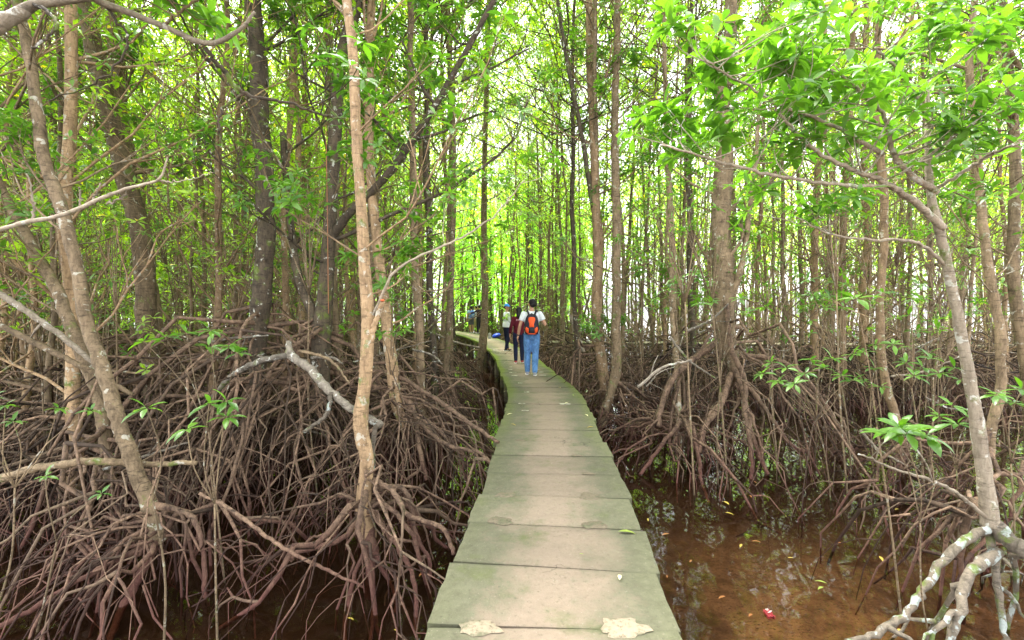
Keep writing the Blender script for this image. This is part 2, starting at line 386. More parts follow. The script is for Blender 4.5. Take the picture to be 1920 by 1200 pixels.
def slab(s_a, s_b, w, shift, parent, k, z=0.0):
    """one precast slab between arc lengths s_a and s_b: worn edges, slight camber, its underside and sides"""
    nu, nv = 14, 7; top, uv = [], []
    pm, tm, rm = path_frame((s_a + s_b) / 2); ang = random.uniform(-.006, .006)
    tm = np.array((tm[0] - ang * rm[0], tm[1] - ang * rm[1]))
    rnd = random.random() * 50
    for j in range(nv):
        v = j / (nv - 1)
        for i in range(nu):
            u = i / (nu - 1); edge = max(abs(u - .5) * 2, 0) > .99
            lx = (u - .5) * w + shift; ly = (v - .5) * (s_b - s_a)
            jx = noise.noise((lx * 7 + rnd, ly * 7, 1)) ; jy = noise.noise((lx * 5 + rnd, ly * 5, 7))
            if i in (0, nu - 1): lx += jx * .012 - (.006 if i else -.006)
            if j in (0, nv - 1): ly += jy * .006
            # the walk curves: ends of the slab follow the path's own radial direction
            pe, te, re = path_frame(s_a + v * (s_b - s_a)); ex = pe + re * lx; q = pm + tm * ly + rm * lx
            q = .5 * q + .5 * ex
            zz = z + noise.noise((lx * 4 + rnd, ly * 4, 3)) * .002
            if i in (0, nu - 1) or j in (0, nv - 1): zz -= .007
            top.append((q[0], q[1], zz)); uv.append((u, s_a - s0 + v * (s_b - s_a)))
    V = np.array(top); n = len(V); ring = [i for i in range(nu)] + [j * nu + nu - 1 for j in range(1, nv)] + [(nv - 1) * nu + i for i in range(nu - 2, -1, -1)] + [j * nu for j in range(nv - 2, 0, -1)]
    q = [(j * nu + i, j * nu + i + 1, (j + 1) * nu + i + 1, (j + 1) * nu + i) for j in range(nv - 1) for i in range(nu - 1)]
    low = V[ring].copy(); low[:, 2] = z - .085; L = len(ring)
    q += [(ring[a], n + a, n + (a + 1) % L, ring[(a + 1) % L]) for a in range(L)]
    m = MB(); m.add(np.vstack([V, low]), q); m.uv = uv + [uv[i] for i in ring]
    o = m.build('slab', M['slab'], parent, smooth=False)
    return o

def cement_patch(c, a, b, rz, mat, parent, z=.0):
    m = MB(); k = 22; r = random.random() * 30
    rr = [1 + .45 * noise.noise((math.cos(t) * 1.6 + r, math.sin(t) * 1.6, 0)) + .22 * noise.noise((math.cos(t) * 6 + r, math.sin(t) * 6, 0)) for t in np.arange(k) * 6.2832 / k]
    P = []
    for sc, zz in ((1, 0.000), (.9, .005), (.6, .007)):
        for i in range(k):
            t = i * 6.2832 / k; x = math.copysign(abs(math.cos(t)) ** .7, math.cos(t)) * a * rr[i] * sc; y = math.copysign(abs(math.sin(t)) ** .7, math.sin(t)) * b * rr[i] * sc
            P.append((c[0] + x * math.cos(rz) - y * math.sin(rz), c[1] + x * math.sin(rz) + y * math.cos(rz), z + zz))
    q = [(l * k + i, l * k + (i + 1) % k, (l + 1) * k + (i + 1) % k, (l + 1) * k + i) for l in (0, 1) for i in range(k)]
    P.append((c[0], c[1], z + .007)); m.add(P, q, [(2 * k + i, 2 * k + (i + 1) % k, 3 * k) for i in range(k)])
    return m.build('cement_patch', mat, parent)

walk = empty('boardwalk', (0, 0, 0), 'long narrow mossy concrete slab boardwalk curving away between the mangroves', 'boardwalk')
k = 0; s = s_first
while s + PITCH_S < _s[-1] - .3 and k < 99:
    y = on_path(s)[1]
    w = 1.22 + min(max(y - 2, 0), 6) * .016
    sh = random.uniform(-.016, .016)
    if 3.6 < y < 5.0: sh += .03
    if k == 6: sh += .0
    slab(s + .004, s + PITCH_S - .005, w + random.uniform(-.008, .008), sh, walk, k, random.uniform(-.005, .004))
    p, t, r = path_frame(s); rz = math.atan2(r[1], r[0])
    if 1.9 < y < 17 and (y < 5 or random.random() < .75):
        near = 1.9 < y < 2.4
        for sx in (-.355, .30):
            if near: cement_patch(p + r * (sx + (.0 if sx < 0 else .03)) + t * (-.015 if sx < 0 else .0), .095 if sx < 0 else .108, .05 if sx < 0 else .062, rz + (.1 if sx > 0 else 0), M['patch'], walk)
            elif y < 4.0:
                if 2.9 < y: cement_patch(p + r * (sx + random.uniform(-.04, .02)) + t * random.uniform(-.02, .03), random.uniform(.07, .1), random.uniform(.05, .075), rz + random.uniform(-.2, .2), M['patch_old'], walk)
            elif random.random() < (.6 if y < 6 else .85): cement_patch(p + r * (sx + random.uniform(-.05, .05)), random.uniform(.05, .09), random.uniform(.018, .034), rz, M['pale_patch'] if y > 6 else M['patch_old'], walk)
    s += PITCH_S; k += 1
s_end = s
for s in np.arange(s_first + .3, s_end, 2.05):
    p, t, r = path_frame(s); rz = math.atan2(r[1], r[0])
    m = MB(); m.box((p[0], p[1], -.175), (1.1, .16, .14), rz); m.build('cross_beam', M['concrete_side'], walk, smooth=False)
    for sx in (-.44, .44):
        c = p + r * sx; m = MB(); m.tube([(c[0], c[1], -.25), (c[0] + random.uniform(-.01, .01), c[1], -1.3)], [.075, .08], 10); m.build('support_post', M['concrete_side'], walk)

# the straight side walk beyond the big tree
side = empty('boardwalk', (3.0, 20.5, 0), 'straight far concrete walkway crossing behind the big rooted tree', 'boardwalk')
a, b = np.array((.9, 21.0)), np.array((27.0, 18.0)); L = np.linalg.norm(b - a); t = (b - a) / L; r = np.array((t[1], -t[0])); rz = math.atan2(t[1], t[0])
for i in range(int(L / .8)):
    c = a + t * (.4 + i * .8) - np.array((3.0, 20.5)); m = MB()
    m.box((c[0], c[1], -.045), (.785, 1.15, .09), rz + random.uniform(-.01, .01)); m.build('slab', M['concrete_side'], side, smooth=False)
for i in range(9):
    c = a + t * (1 + i * 3.1) - np.array((3.0, 20.5)); m = MB()
    m.tube([(c[0], c[1], -.1), (c[0], c[1], -1.3)], .08, 8); m.build('support_post', M['concrete_side'], side)

# ------------------------------------------------------------------ mangrove parts
def root_path(p0, az, reach, z_end, n=9, up=.0, kink=.085):
    t = np.linspace(0, 1, n)
    hor = reach * (1 - (1 - t) ** rng.uniform(1.0, 1.7))
    z = p0[2] + (z_end - p0[2]) * t ** rng.uniform(1.1, 2.6) + up * np.sin(t * math.pi)
    P = np.stack([p0[0] + math.cos(az) * hor, p0[1] + math.sin(az) * hor, z], -1)
    P[1:-1] += rng.normal(0, kink * max(reach, .35), (n - 2, 3)) * .5
    side = rng.uniform(-.45, .45) * reach; P[:, 0] += -math.sin(az) * side * t ** 2; P[:, 1] += math.cos(az) * side * t ** 2
    return P
world_space = True
dense = _d[::6]
def prop_root(mb, p0, az, reach, r0, k=6, forks=2, z_end=-1.12, up=.05, depth=0):
    P = root_path(p0, az, reach, z_end, 9 if depth == 0 else 6, up)
    if world_space:
        for i in range(1, len(P)):
            d2 = np.hypot(dense[:, 0] - P[i][0], dense[:, 1] - P[i][1]); m_ = int(np.argmin(d2))
            if d2[m_] < .80 and P[i][2] > -.35:
                v_ = unit(np.array((P[0][0], P[0][1], 0)) - np.array((dense[m_][0], dense[m_][1], 0))); P[i][0], P[i][1] = dense[m_][0] + v_[0] * .82, dense[m_][1] + v_[1] * .82
    n = len(P); rad = r0 * np.linspace(1.05, .5, n) * (1 + rng.uniform(-.14, .14, n)); rad[0] *= 1.35
    mb.tube(P, rad, k, caps=False)
    for f in range(forks):
        i = random.randint(max(2, n // 3), n - 3); q = P[i]
        drop = max(q[2] - z_end, .1)
        prop_root(mb, q, az + random.choice((-1, 1)) * random.uniform(.25, 1.1), random.uniform(.3, .85) * (.5 + drop * .8), rad[i] * random.uniform(.6, .85), max(4, k - 1),
                  1 if depth == 0 and random.random() < .6 else 0, z_end, random.uniform(.0, .08), depth + 1)
def twig_tree(mb, lv, base, d, length, r, L, levels=2, k=4, nros=1, nleaf=6, leafy=1.0, bend=.25):
    """a branch that bends upward, forks and carries rosettes at its tips"""
    n = 5; P = [np.array(base, float)]; d = unit(d)
    for i in range(n):
        d = unit(d + rng.uniform(-bend, bend, 3) + np.array((0, 0, .10))); P.append(P[-1] + d * length / n)
    P = np.array(P); mb.tube(P, np.linspace(r, r * .45, n + 1), k, caps=False)
    if levels > 0:
        for i in (2, 3, 4, 5)[: 3 if levels == 1 else 4]:
            if random.random() < .8:
                dd = unit(d + rng.uniform(-.9, .9, 3) * np.array((1, 1, .55)))
                twig_tree(mb, lv, P[i], dd, length * random.uniform(.35, .62), r * .5, L, levels - 1, max(3, k - 1), nros, nleaf, leafy, bend)
    if random.random() < leafy:
        lv.rosette(P[-1], d + np.array((0, 0, .6)), L, nleaf)
        if random.random() < .35: lv.rosette(P[-2] + rng.normal(0, .03, 3), d + np.array((0, 0, .8)), L * .9, max(3, nleaf - 2))

def proto_parts(seed, H, r, lean=.04, nroot=20, first=.22, nbr=16, L=.13, spread=1.3, rootk=5, rh=1.2, trunk_mat='bark', leaf='leaf', wide=1.0):
    """meshes of one mangrove, base at z = WATER in local coordinates"""
    random.seed(seed); global rng; rng = np.random.default_rng(seed)
    tm, lv, rm = MB(), Leaves(), MB(); n = 14
    a = random.random() * 6.3; t = np.linspace(0, 1, n)
    P = np.stack([math.cos(a) * lean * H * t ** 1.5 + .085 * np.cumsum(rng.normal(0, .5, n)), math.sin(a) * lean * H * t ** 1.5 + .085 * np.cumsum(rng.normal(0, .5, n)), t * H], -1)
    P[0, :2] = 0; P[1, :2] *= .4
    z0 = random.uniform(.15, .5) * rh
    P[:, 2] += z0 - .0
    P = np.vstack([[(rng.normal(0, .08), rng.normal(0, .08), -.2)], P]); rr = r * np.concatenate([[.45], (1 - .78 * t)]) * (1 + rng.uniform(-.06, .06, n + 1))
    Pf = smooth_path(np.column_stack([P, rr]), 30); tm.tube(Pf[:, :3], Pf[:, 3], 7, rough=.06)
    for i in range(nbr):
        f = first + (1 - first) * (i + random.random()) / nbr; j = f * 29; q = Pf[int(j), :3]; az = random.random() * 6.3
        ln = (1.1 + 1.6 * math.sin(min(f * 1.15, 1) * math.pi)) * random.uniform(.6, 1.15) * H / 12 * wide
        twig_tree(tm, lv, q, (math.cos(az), math.sin(az), random.uniform(.15, 1.0)), ln, max(.012, Pf[int(j), 3] * .32), L, 2, 4, 1, 6, .9 if f > .3 else .6)
    twig_tree(tm, lv, Pf[-1, :3], (0, 0, 1), 1.0, .02, L, 2)
    for i in range(nroot):
        h = z0 + rh * random.random() ** 1.3 * .9 + .05; q = Pf[np.argmin(abs(Pf[:, 2] - h)), :3].copy(); q[2] = h
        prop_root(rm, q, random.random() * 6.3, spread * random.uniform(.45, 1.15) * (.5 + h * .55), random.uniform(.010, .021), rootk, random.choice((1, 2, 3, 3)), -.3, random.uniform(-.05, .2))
    origin = (0, 0, 0)
    return tm, lv, rm
# roots in the near builder use world z (water at -0.85); in prototypes local z = 0 is the water surface.

# ------------------------------------------------------------------ named near trees, each at its own place
NEARSPOT = []
def near_tree(label, pts, roots=(), nrand=18, rh=.9, spread=1.2, mat='bark', limbs=(), twigs=10, leafL=.13, first=.25, base_h=None, rr=(.014, .028), leaf='leaf_near', seed=1, leafy=.8, tw_len=(.6, 1.5), sides=12, azr=(0, 6.28), top=14, rmat='root', name='mangrove_tree'):
    """pts: (px, py, depth, radius) from the base upward; roots: explicit (px,py,d) polylines; limbs: explicit polylines"""
    random.seed(seed); global rng; rng = np.random.default_rng(seed)
    W = np.array([(*at(p[0], p[1], p[2]), p[3]) for p in pts])
    base = W[0, :3].copy(); root = empty(name, (base[0], base[1], WATER), label, 'tree'); NEARSPOT.append((base[0], base[1]))
    org = (base[0], base[1], WATER)
    F = smooth_path(W, 12 * len(pts)); F[:, :3] += np.cumsum(rng.normal(0, 1, (len(F), 3)), axis=0) * (.0012 if limbs else .0055 * min(1, pts[0][3] / .08))
    F[:, 3] *= 1 + np.convolve(rng.uniform(-.14, .14, len(F) + 4), np.ones(5) / 5, 'valid')
    tm = MB(); tm.tube(F[:, :3], F[:, 3], sides, rough=.025)
    for i in range(len(F) // 5):          # knots and branch scars
        j = random.randrange(3, len(F) - 3); th = random.random() * 6.3; q = F[j, :3] + np.array((math.cos(th), math.sin(th), 0)) * F[j, 3] * .75
        tm.ball(q, F[j, 3] * random.uniform(.25, .42), 6)
    tm.build('trunk', M[mat], root, org)
    lm, lv = MB(), Leaves()
    for L in limbs:
        Q = np.array([(*at(p[0], p[1], p[2]), p[3]) for p in L['pts']]); q = smooth_path(Q, 7 * len(Q)); q[1:, :3] += rng.normal(0, .004, (len(q) - 1, 3))
        bm_ = MB(); bm_.tube(q[:, :3], q[:, 3], 8, rough=.05)
        for f in L.get('twigs', ()):
            # f: (fraction, (px,py,d) end, leafy)
            a = q[int(f[0] * (len(q) - 1))]; e = at(*f[1]); mid = (a[:3] + e) / 2 + rng.normal(0, .04, 3)
            w = smooth_path([a[:3], mid, e], 8); bm_.tube(w, np.linspace(a[3] * .55, .004, 8), 5)
            if f[2]: lv.rosette(e, (e - mid) + np.array((0, 0, .25)), f[2], 8)
        for i in range(L.get('n', 0)):
            a = q[int(random.uniform(L.get('f0', .3), 1) * (len(q) - 1))]; az = random.random() * 6.3
            twig_tree(bm_, lv, a[:3], (math.cos(az), math.sin(az), random.uniform(-.1, .8)), random.uniform(*L.get('len', (.25, .6))), max(.004, a[3] * .5), L.get('L', leafL), 1, 5, 1, 7, L.get('leafy', .9))
        bm_.build('branch', M[L.get('mat', mat)], root, org)
    for i in range(twigs):
        j = int(len(F) * (first + (1 - first) * random.random())) if first < 1 else -1
        j = min(j, len(F) - 1); az = random.random() * 6.3
        lm = MB(); twig_tree(lm, lv, F[j, :3], (math.cos(az), math.sin(az), random.uniform(.1, .9)), random.uniform(*tw_len), max(.007, F[j, 3] * .22), leafL, 2, 5, 1, 7, leafy); lm.build('branch', M[mat], root, org)
    if base[0] > 1.5: top = min(top, 4)
    if top:  # unseen crown twigs above the view, added to shade deck and near roots
        for i in range(top):
            j = int(len(F) * random.uniform(.86, .999)); az = random.random() * 6.3
            lm = MB(); twig_tree(lm, lv, F[j, :3], (math.cos(az), math.sin(az), random.uniform(.4, 1.6)), random.uniform(1.4, 2.6), .018, .17, 2, 4, 1, 7, .95); lm.build('branch', M[mat], root, org)
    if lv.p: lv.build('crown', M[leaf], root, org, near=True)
    for rp in roots:
        Q = np.array([at(*p[:3]) for p in rp]); m = MB(); q = smooth_path(Q, 5 * len(Q)); q[1:-1] += rng.normal(0, .006, (len(q) - 2, 3))
        r0 = rp[0][3] if len(rp[0]) > 3 else .024; m.tube(q, np.linspace(r0, r0 * .62, len(q)) * (1 + rng.uniform(-.12, .12, len(q))), 8, caps=False)
        for f in range(random.choice((1, 2))):
            i = random.randint(len(q) // 3, len(q) - 4)
            if q[i][2] > WATER + .1: prop_root(m, q[i], random.random() * 6.3, random.uniform(.2, .5), r0 * .5, 6, 1)
        m.build('prop_root', M[rmat], root, org)
    bz = base[2] if base_h is None else base_h
    for i in range(int(min(nrand * 1.0, 80 - len(roots)))):
        h = bz + rh * random.random() ** 1.2; j = np.argmin(abs(F[:, 2] - h)); q = F[j, :3].copy(); az = random.uniform(*azr)
        m = MB(); prop_root(m, q, az, spread * random.uniform(.3, 1.25) * (.5 + (h - WATER) * .45), random.uniform(*rr) * random.choice((.42, .5, .6, .75, .95, 1.2)), 7, random.choice((1, 2, 3, 3)), up=random.uniform(-.05, .25))
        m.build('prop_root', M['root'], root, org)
    return root

near_tree('leaning brown mangrove with a knobbly foot above the root tangle', [(300, 1015, 3.9, .075), (285, 960, 3.9, .062), (250, 850, 3.95, .06), (215, 760, 4, .058), (165, 620, 4.1, .056), (120, 440, 4.2, .052), (85, 300, 4.3, .05), (50, 130, 4.4, .046), (10, -60, 4.5, .04), (-60, -350, 4.7, .03)],
    roots=[((290, 1020, 3.9, .04), (262, 1080, 3.8), (225, 1150, 3.55), (195, 1230, 3.3)), ((292, 1015, 3.9, .03), (200, 1060, 3.7), (60, 1140, 3.4), (-40, 1200, 3.2)), ((300, 1015, 3.9, .028), (340, 960, 3.9), (375, 1000, 3.8), (385, 1120, 3.7))],
    nrand=26, rh=.35, spread=1.5, mat='bark', twigs=9, first=.45, leafL=.12, seed=3, azr=(2.4, 6.6))
near_tree('slanting brown mangrove standing behind the leaning knobbly one', [(205, 900, 4.9, .05), (195, 800, 4.9, .055), (170, 700, 4.95, .058), (110, 560, 5, .058), (60, 470, 5.1, .055), (0, 360, 5.2, .05), (-90, 180, 5.3, .045)],
    nrand=28, rh=.6, spread=1.7, twigs=6, first=.4, seed=4)
near_tree('straight tan mangrove with a sawn red-ended stub, nearest the walk', [(690, 1010, 4.2, .085), (683, 950, 4.2, .07), (690, 860, 4.2, .066), (678, 790, 4.2, .068), (686, 700, 4.2, .06), (692, 600, 4.25, .062), (684, 500, 4.3, .056), (680, 420, 4.3, .055), (670, 250, 4.4, .05), (664, 100, 4.5, .046), (650, -60, 4.6, .042), (660, -350, 4.8, .03)],
    roots=[((690, 985, 4.2, .05), (702, 1040, 4.1), (692, 1080, 4.0), (690, 1160, 3.9)), ((680, 960, 4.2, .03), (640, 1010, 4.1), (560, 1035, 4.0), (545, 1050, 3.95)),
           ((700, 900, 4.2, .026), (735, 920, 4.1), (765, 965, 3.95), (830, 990, 3.7), (850, 1040, 3.6)), ((700, 915, 4.2, .026), (760, 920, 4.2), (780, 1000, 4.1), (805, 1060, 4.0), (806, 1110, 3.95)),
           ((700, 960, 4.2, .028), (740, 1020, 4.0), (775, 1080, 3.75), (780, 1190, 3.35)), ((690, 1015, 4.1, .022), (662, 1090, 3.8), (650, 1170, 3.45), (640, 1240, 3.2)),
           ((690, 1020, 4.15, .02), (700, 1090, 3.8), (697, 1170, 3.5), (690, 1240, 3.3)), ((686, 1000, 4.2, .022), (735, 1100, 3.9), (742, 1150, 3.7))],
    limbs=[dict(pts=[(690, 655, 4.22, .035), (702, 610, 4.2, .028), (716, 566, 4.18, .022)], mat='bark_tan'),
           dict(pts=[(700, 590, 4.25, .014), (745, 505, 4.1, .012), (835, 460, 3.9, .010), (920, 410, 3.8, .008), (985, 335, 3.7, .005)], n=4, L=.1, f0=.5, mat='bark_pale')],
    nrand=26, rh=.5, spread=1.35, mat='bark_tan', twigs=9, first=.45, seed=5, base_h=-.42)
tag_red = MB(); p = at(717, 563, 4.178); tag_red.ball(p, (.021, .02, .012), 10)
near_tree('dark mossy-barked mangrove with an upright black-brown trunk', [(478, 720, 6.0, .09), (482, 620, 6, .115), (494, 500, 6, .115), (499, 350, 6.05, .11), (490, 230, 6.1, .11), (484, 140, 6.1, .11), (474, 0, 6.2, .1), (462, -260, 6.4, .08)],
    nrand=34, rh=1.1, spread=1.6, mat='bark_dark', twigs=13, first=.35, seed=6, rr=(.018, .036))
near_tree('forked dark mangrove sending one long black limb over the walk', [(600, 760, 6.2, .11), (604, 640, 6.2, .13), (612, 540, 6.2, .10), (622, 400, 6.2, .09), (632, 250, 6.25, .085), (645, 100, 6.3, .08), (690, -40, 6.4, .07), (740, -260, 6.5, .05)],
    limbs=[dict(pts=[(618, 450, 6.2, .07), (655, 400, 6.15, .06), (712, 345, 6.1, .052), (762, 280, 6.05, .048), (805, 215, 6, .045), (866, 112, 5.95, .04), (930, -10, 5.9, .034), (985, -150, 5.9, .026)], n=9, len=(.5, 1.3), mat='bark_dark', f0=.35),
           dict(pts=[(618, 455, 6.2, .03), (740, 400, 6.1, .026), (850, 350, 6, .02), (960, 265, 5.9, .016), (990, 180, 5.9, .01)], n=6, len=(.4, 1.0), mat='bark_dark'),
           dict(pts=[(600, 620, 6.2, .07), (560, 520, 6.3, .06), (545, 420, 6.4, .05), (530, 250, 6.5, .045)], n=4, len=(.5, 1.2), mat='bark_dark')],
    nrand=36, rh=1.25, spread=1.5, mat='bark_dark', twigs=12, first=.3, seed=7, rr=(.02, .042))
near_tree('thick grey-brown mangrove leaning beside a second tall stem', [(290, 760, 6.8, .10), (282, 620, 6.8, .135), (265, 450, 6.85, .13), (228, 300, 6.9, .125), (190, 150, 7, .12), (155, 0, 7.1, .11), (90, -250, 7.3, .1)],
    nrand=34, rh=1.2, spread=1.6, twigs=10, first=.35, seed=8, rr=(.018, .036))
near_tree('tall brown mangrove stem close behind the thick leaning trunk', [(300, 740, 7.6, .1), (285, 560, 7.6, .12), (245, 340, 7.7, .12), (225, 200, 7.8, .115), (212, 60, 7.9, .11), (195, -200, 8, .09)],
    nrand=22, rh=1.1, spread=1.5, twigs=10, first=.35, seed=9)
near_tree('pair-rooted mangrove with strong arched roots in the thicket', [(760, 800, 6.0, .06), (742, 740, 6.0, .08), (735, 660, 6, .075), (722, 560, 6.1, .07), (708, 400, 6.2, .065), (700, 200, 6.3, .06), (705, -60, 6.5, .05)],
    roots=[((755, 745, 6, .04), (775, 770, 5.9), (790, 860, 5.6), (800, 900, 5.5)), ((760, 760, 6, .03), (830, 830, 5.3), (900, 850, 5.0), (930, 880, 4.8)), ((740, 700, 6, .03), (820, 750, 5.6), (890, 800, 5.2), (935, 830, 5.0))],
    nrand=40, rh=.9, spread=1.9, mat='bark_tan', twigs=9, first=.4, seed=10, rr=(.016, .03))
near_tree('slim grey mangrove rising from the reddish root fan by the walk', [(800, 830, 7.4, .06), (792, 740, 7.4, .065), (786, 620, 7.4, .07), (775, 480, 7.5, .065), (772, 300, 7.6, .06), (768, 100, 7.8, .055), (770, -120, 8, .05)],
    nrand=40, rh=.9, spread=1.8, twigs=9, first=.4, seed=11)
near_tree('slim mangrove with pale spreading roots near the curve of the walk', [(838, 760, 10.5, .06), (836, 690, 10.5, .07), (842, 560, 10.5, .07), (846, 400, 10.7, .07), (845, 200, 11, .065), (830, -60, 11.3, .05)],
    nrand=40, rh=.7, spread=1.7, twigs=7, first=.72, seed=12)
near_tree('mossy forked-foot mangrove standing against the bend of the walk', [(898, 700, 16.3, .13), (903, 640, 16.3, .15), (906, 560, 16.4, .12), (905, 400, 16.5, .11), (908, 150, 16.8, .09), (915, -60, 17, .07)],
    nrand=10, rh=1.3, spread=.8, mat='bark', twigs=12, first=.6, seed=13, rr=(.03, .05))
# open-water side
near_tree('mangrove with a bent swollen foot right against the walk edge', [(1128, 800, 9.0, .10), (1142, 755, 9.05, .085), (1157, 700, 9.1, .10), (1158, 600, 9.1, .095), (1160, 450, 9.2, .09), (1155, 250, 9.4, .08), (1160, 60, 9.6, .07), (1160, -150, 9.8, .05)],
    roots=[((1150, 710, 9.1, .035), (1190, 745, 9.0), (1225, 800, 8.6), (1240, 850, 8.2))],
    nrand=30, rh=.9, spread=1.6, mat='bark', twigs=18, first=.3, seed=14, rr=(.018, .032), leafL=.13)
near_tree('red-brown mangrove trunk between the bent-footed tree and the walk', [(1136, 740, 9.6, .10), (1128, 680, 9.6, .12), (1118, 600, 9.6, .11), (1120, 450, 9.7, .11), (1116, 390, 9.7, .10), (1112, 250, 9.8, .10), (1105, 100, 10, .09), (1100, -120, 10.2, .06)],
    limbs=[dict(pts=[(1112, 390, 9.7, .055), (1090, 250, 9.7, .05), (1062, 110, 9.8, .04), (1042, -30, 10, .03)], n=9, len=(.5, 1.4), mat='bark_dark')],
    nrand=26, rh=1.1, spread=1.4, mat='bark_tan', twigs=14, first=.35, seed=15, rr=(.02, .035))
near_tree('big mangrove on bold arched stilt roots over the open water', [(1385, 715, 7.6, .05), (1372, 670, 7.6, .12), (1356, 610, 7.6, .17), (1355, 520, 7.6, .165), (1350, 420, 7.7, .15), (1358, 300, 7.8, .14), (1352, 180, 7.9, .12), (1370, 40, 8, .1), (1362, -160, 8.2, .07)],
    roots=[((1345, 640, 7.6, .06), (1290, 680, 7.4), (1255, 720, 7.3), (1238, 770, 7.2), (1235, 800, 7.1)), ((1330, 655, 7.6, .035), (1285, 690, 7.5), (1262, 760, 7.3), (1255, 840, 7.0)),
           ((1372, 700, 7.5, .055), (1350, 760, 7.2), (1322, 800, 7.0), (1310, 850, 6.6)), ((1376, 690, 7.5, .045), (1395, 740, 7.2), (1412, 820, 6.8), (1440, 890, 6.4)),
           ((1362, 570, 7.4, .045), (1370, 650, 7.3), (1395, 710, 7.1), (1398, 780, 6.8), (1410, 860, 6.4), (1408, 900, 6.3)), ((1380, 690, 7.5, .04), (1430, 760, 7.2), (1480, 830, 6.9), (1520, 850, 6.8)),
           ((1300, 800, 6.9, .03), (1310, 860, 6.5), (1315, 900, 6.2), (1330, 945, 5.7)), ((1278, 790, 7.0, .035), (1230, 850, 6.6), (1200, 890, 6.4)), ((1375, 670, 7.6, .045), (1440, 670, 7.5), (1500, 700, 7.3), (1560, 780, 7.1), (1600, 850, 6.7))],
    limbs=[dict(pts=[(1372, 560, 7.5, .06), (1392, 490, 7.45, .045), (1405, 400, 7.5, .04), (1420, 260, 7.6, .03), (1430, 80, 7.8, .02)], n=5, len=(.5, 1.2))],
    nrand=24, rh=1.0, spread=1.7, mat='bark', twigs=16, first=.35, seed=16, rr=(.016, .032), sides=16)
near_tree('low-footed mangrove with a wide fan of thin roots in the water', [(1274, 830, 7.2, .04), (1272, 780, 7.3, .05), (1268, 700, 7.6, .05), (1262, 600, 8.0, .06), (1258, 450, 8.4, .06), (1250, 250, 8.9, .05), (1245, 0, 9.3, .04)],
    nrand=40, rh=.35, spread=2.2, mat='bark', twigs=9, first=.4, seed=17, base_h=-.5, rr=(.015, .027))
near_tree('straight slim mangrove standing alone in the open water', [(1690, 880, 6.3, .05), (1682, 800, 6.4, .055), (1656, 700, 6.6, .055), (1655, 560, 6.8, .055), (1660, 400, 7, .055), (1650, 200, 7.2, .05), (1655, -60, 7.4, .04)],
    nrand=14, rh=.5, spread=1.3, mat='bark_tan', twigs=11, first=.4, seed=18)
FT = 'pale slender mangrove holding bright leafy sprays over the water'
near_tree(FT, [(1858, 985, 3.3, .058), (1848, 920, 3.3, .049), (1843, 860, 3.3, .044), (1830, 760, 3.3, .038), (1812, 660, 3.3, .034), (1798, 580, 3.28, .032), (1782, 500, 3.25, .030), (1766, 420, 3.2, .028), (1752, 360, 3.2, .024), (1745, 250, 3.2, .018), (1742, 150, 3.25, .01)],
    roots=[((1855, 985, 3.3, .032), (1790, 1030, 3.25), (1740, 1090, 3.15), (1700, 1150, 3.05), (1640, 1190, 3.0), (1590, 1215, 2.95)), ((1870, 1035, 3.25, .040), (1815, 1080, 3.1), (1800, 1150, 2.95), (1780, 1215, 2.85)),
           ((1855, 1000, 3.32, .026), (1870, 1090, 3.2), (1880, 1170, 3.1), (1890, 1240, 3.0)), ((1862, 985, 3.3, .062), (1900, 1020, 3.2), (1960, 1045, 3.1), (2060, 1060, 3.0), (2200, 1150, 2.9))],
    limbs=[dict(pts=[(1768, 428, 3.2, .026), (1722, 385, 3.15, .022), (1670, 348, 3.05, .019), (1600, 318, 2.95, .015), (1540, 290, 2.85, .012), (1480, 235, 2.75, .009), (1440, 180, 2.65, .006)], n=16, L=.125, len=(.25, .55), f0=.35),
           dict(pts=[(1755, 360, 3.2, .022), (1705, 325, 3.1, .018), (1675, 290, 3.05, .016), (1655, 215, 2.95, .013), (1600, 160, 2.85, .009), (1560, 130, 2.75, .006)], n=15, L=.13, len=(.25, .6), f0=.35),
           dict(pts=[(1675, 350, 3.05, .015), (1560, 345, 2.9, .012), (1440, 325, 2.75, .010), (1340, 300, 2.65, .008), (1240, 270, 2.6, .005)], n=14, L=.12, len=(.2, .5), f0=.35),
           dict(pts=[(1748, 240, 3.2, .012), (1700, 150, 3.0, .010), (1640, 90, 2.8, .007)], n=8, L=.13, len=(.25, .5), f0=.3),
           dict(pts=[(1655, 290, 3.0, .014), (1560, 235, 2.85, .011), (1470, 200, 2.7, .009), (1380, 150, 2.6, .006), (1320, 110, 2.5, .005)], n=18, L=.13, len=(.25, .55), f0=.3),
           dict(pts=[(1770, 495, 3.25, .014), (1720, 455, 3.15, .011), (1640, 450, 3.0, .009), (1560, 440, 2.9, .006), (1490, 405, 2.8, .004)], n=5, L=.11, len=(.2, .4), f0=.5),
           dict(pts=[(1755, 355, 3.2, .014), (1840, 300, 3.0, .011), (1900, 270, 2.8, .008)], n=3, L=.12, len=(.2, .5)),
           dict(pts=[(1855, 975, 3.3, .016), (1800, 930, 3.2, .013), (1755, 905, 3.1, .011), (1680, 880, 3.0, .008), (1610, 850, 2.9, .005)], twigs=((.55, (1685, 800, 2.9), .16), (.9, (1700, 812, 2.75), .15)))],
    nrand=3, rh=.1, spread=.7, mat='bark_pale', twigs=0, top=0, rmat='bark_lichen', seed=19, base_h=.0, sides=14, azr=(.5, 2.2))
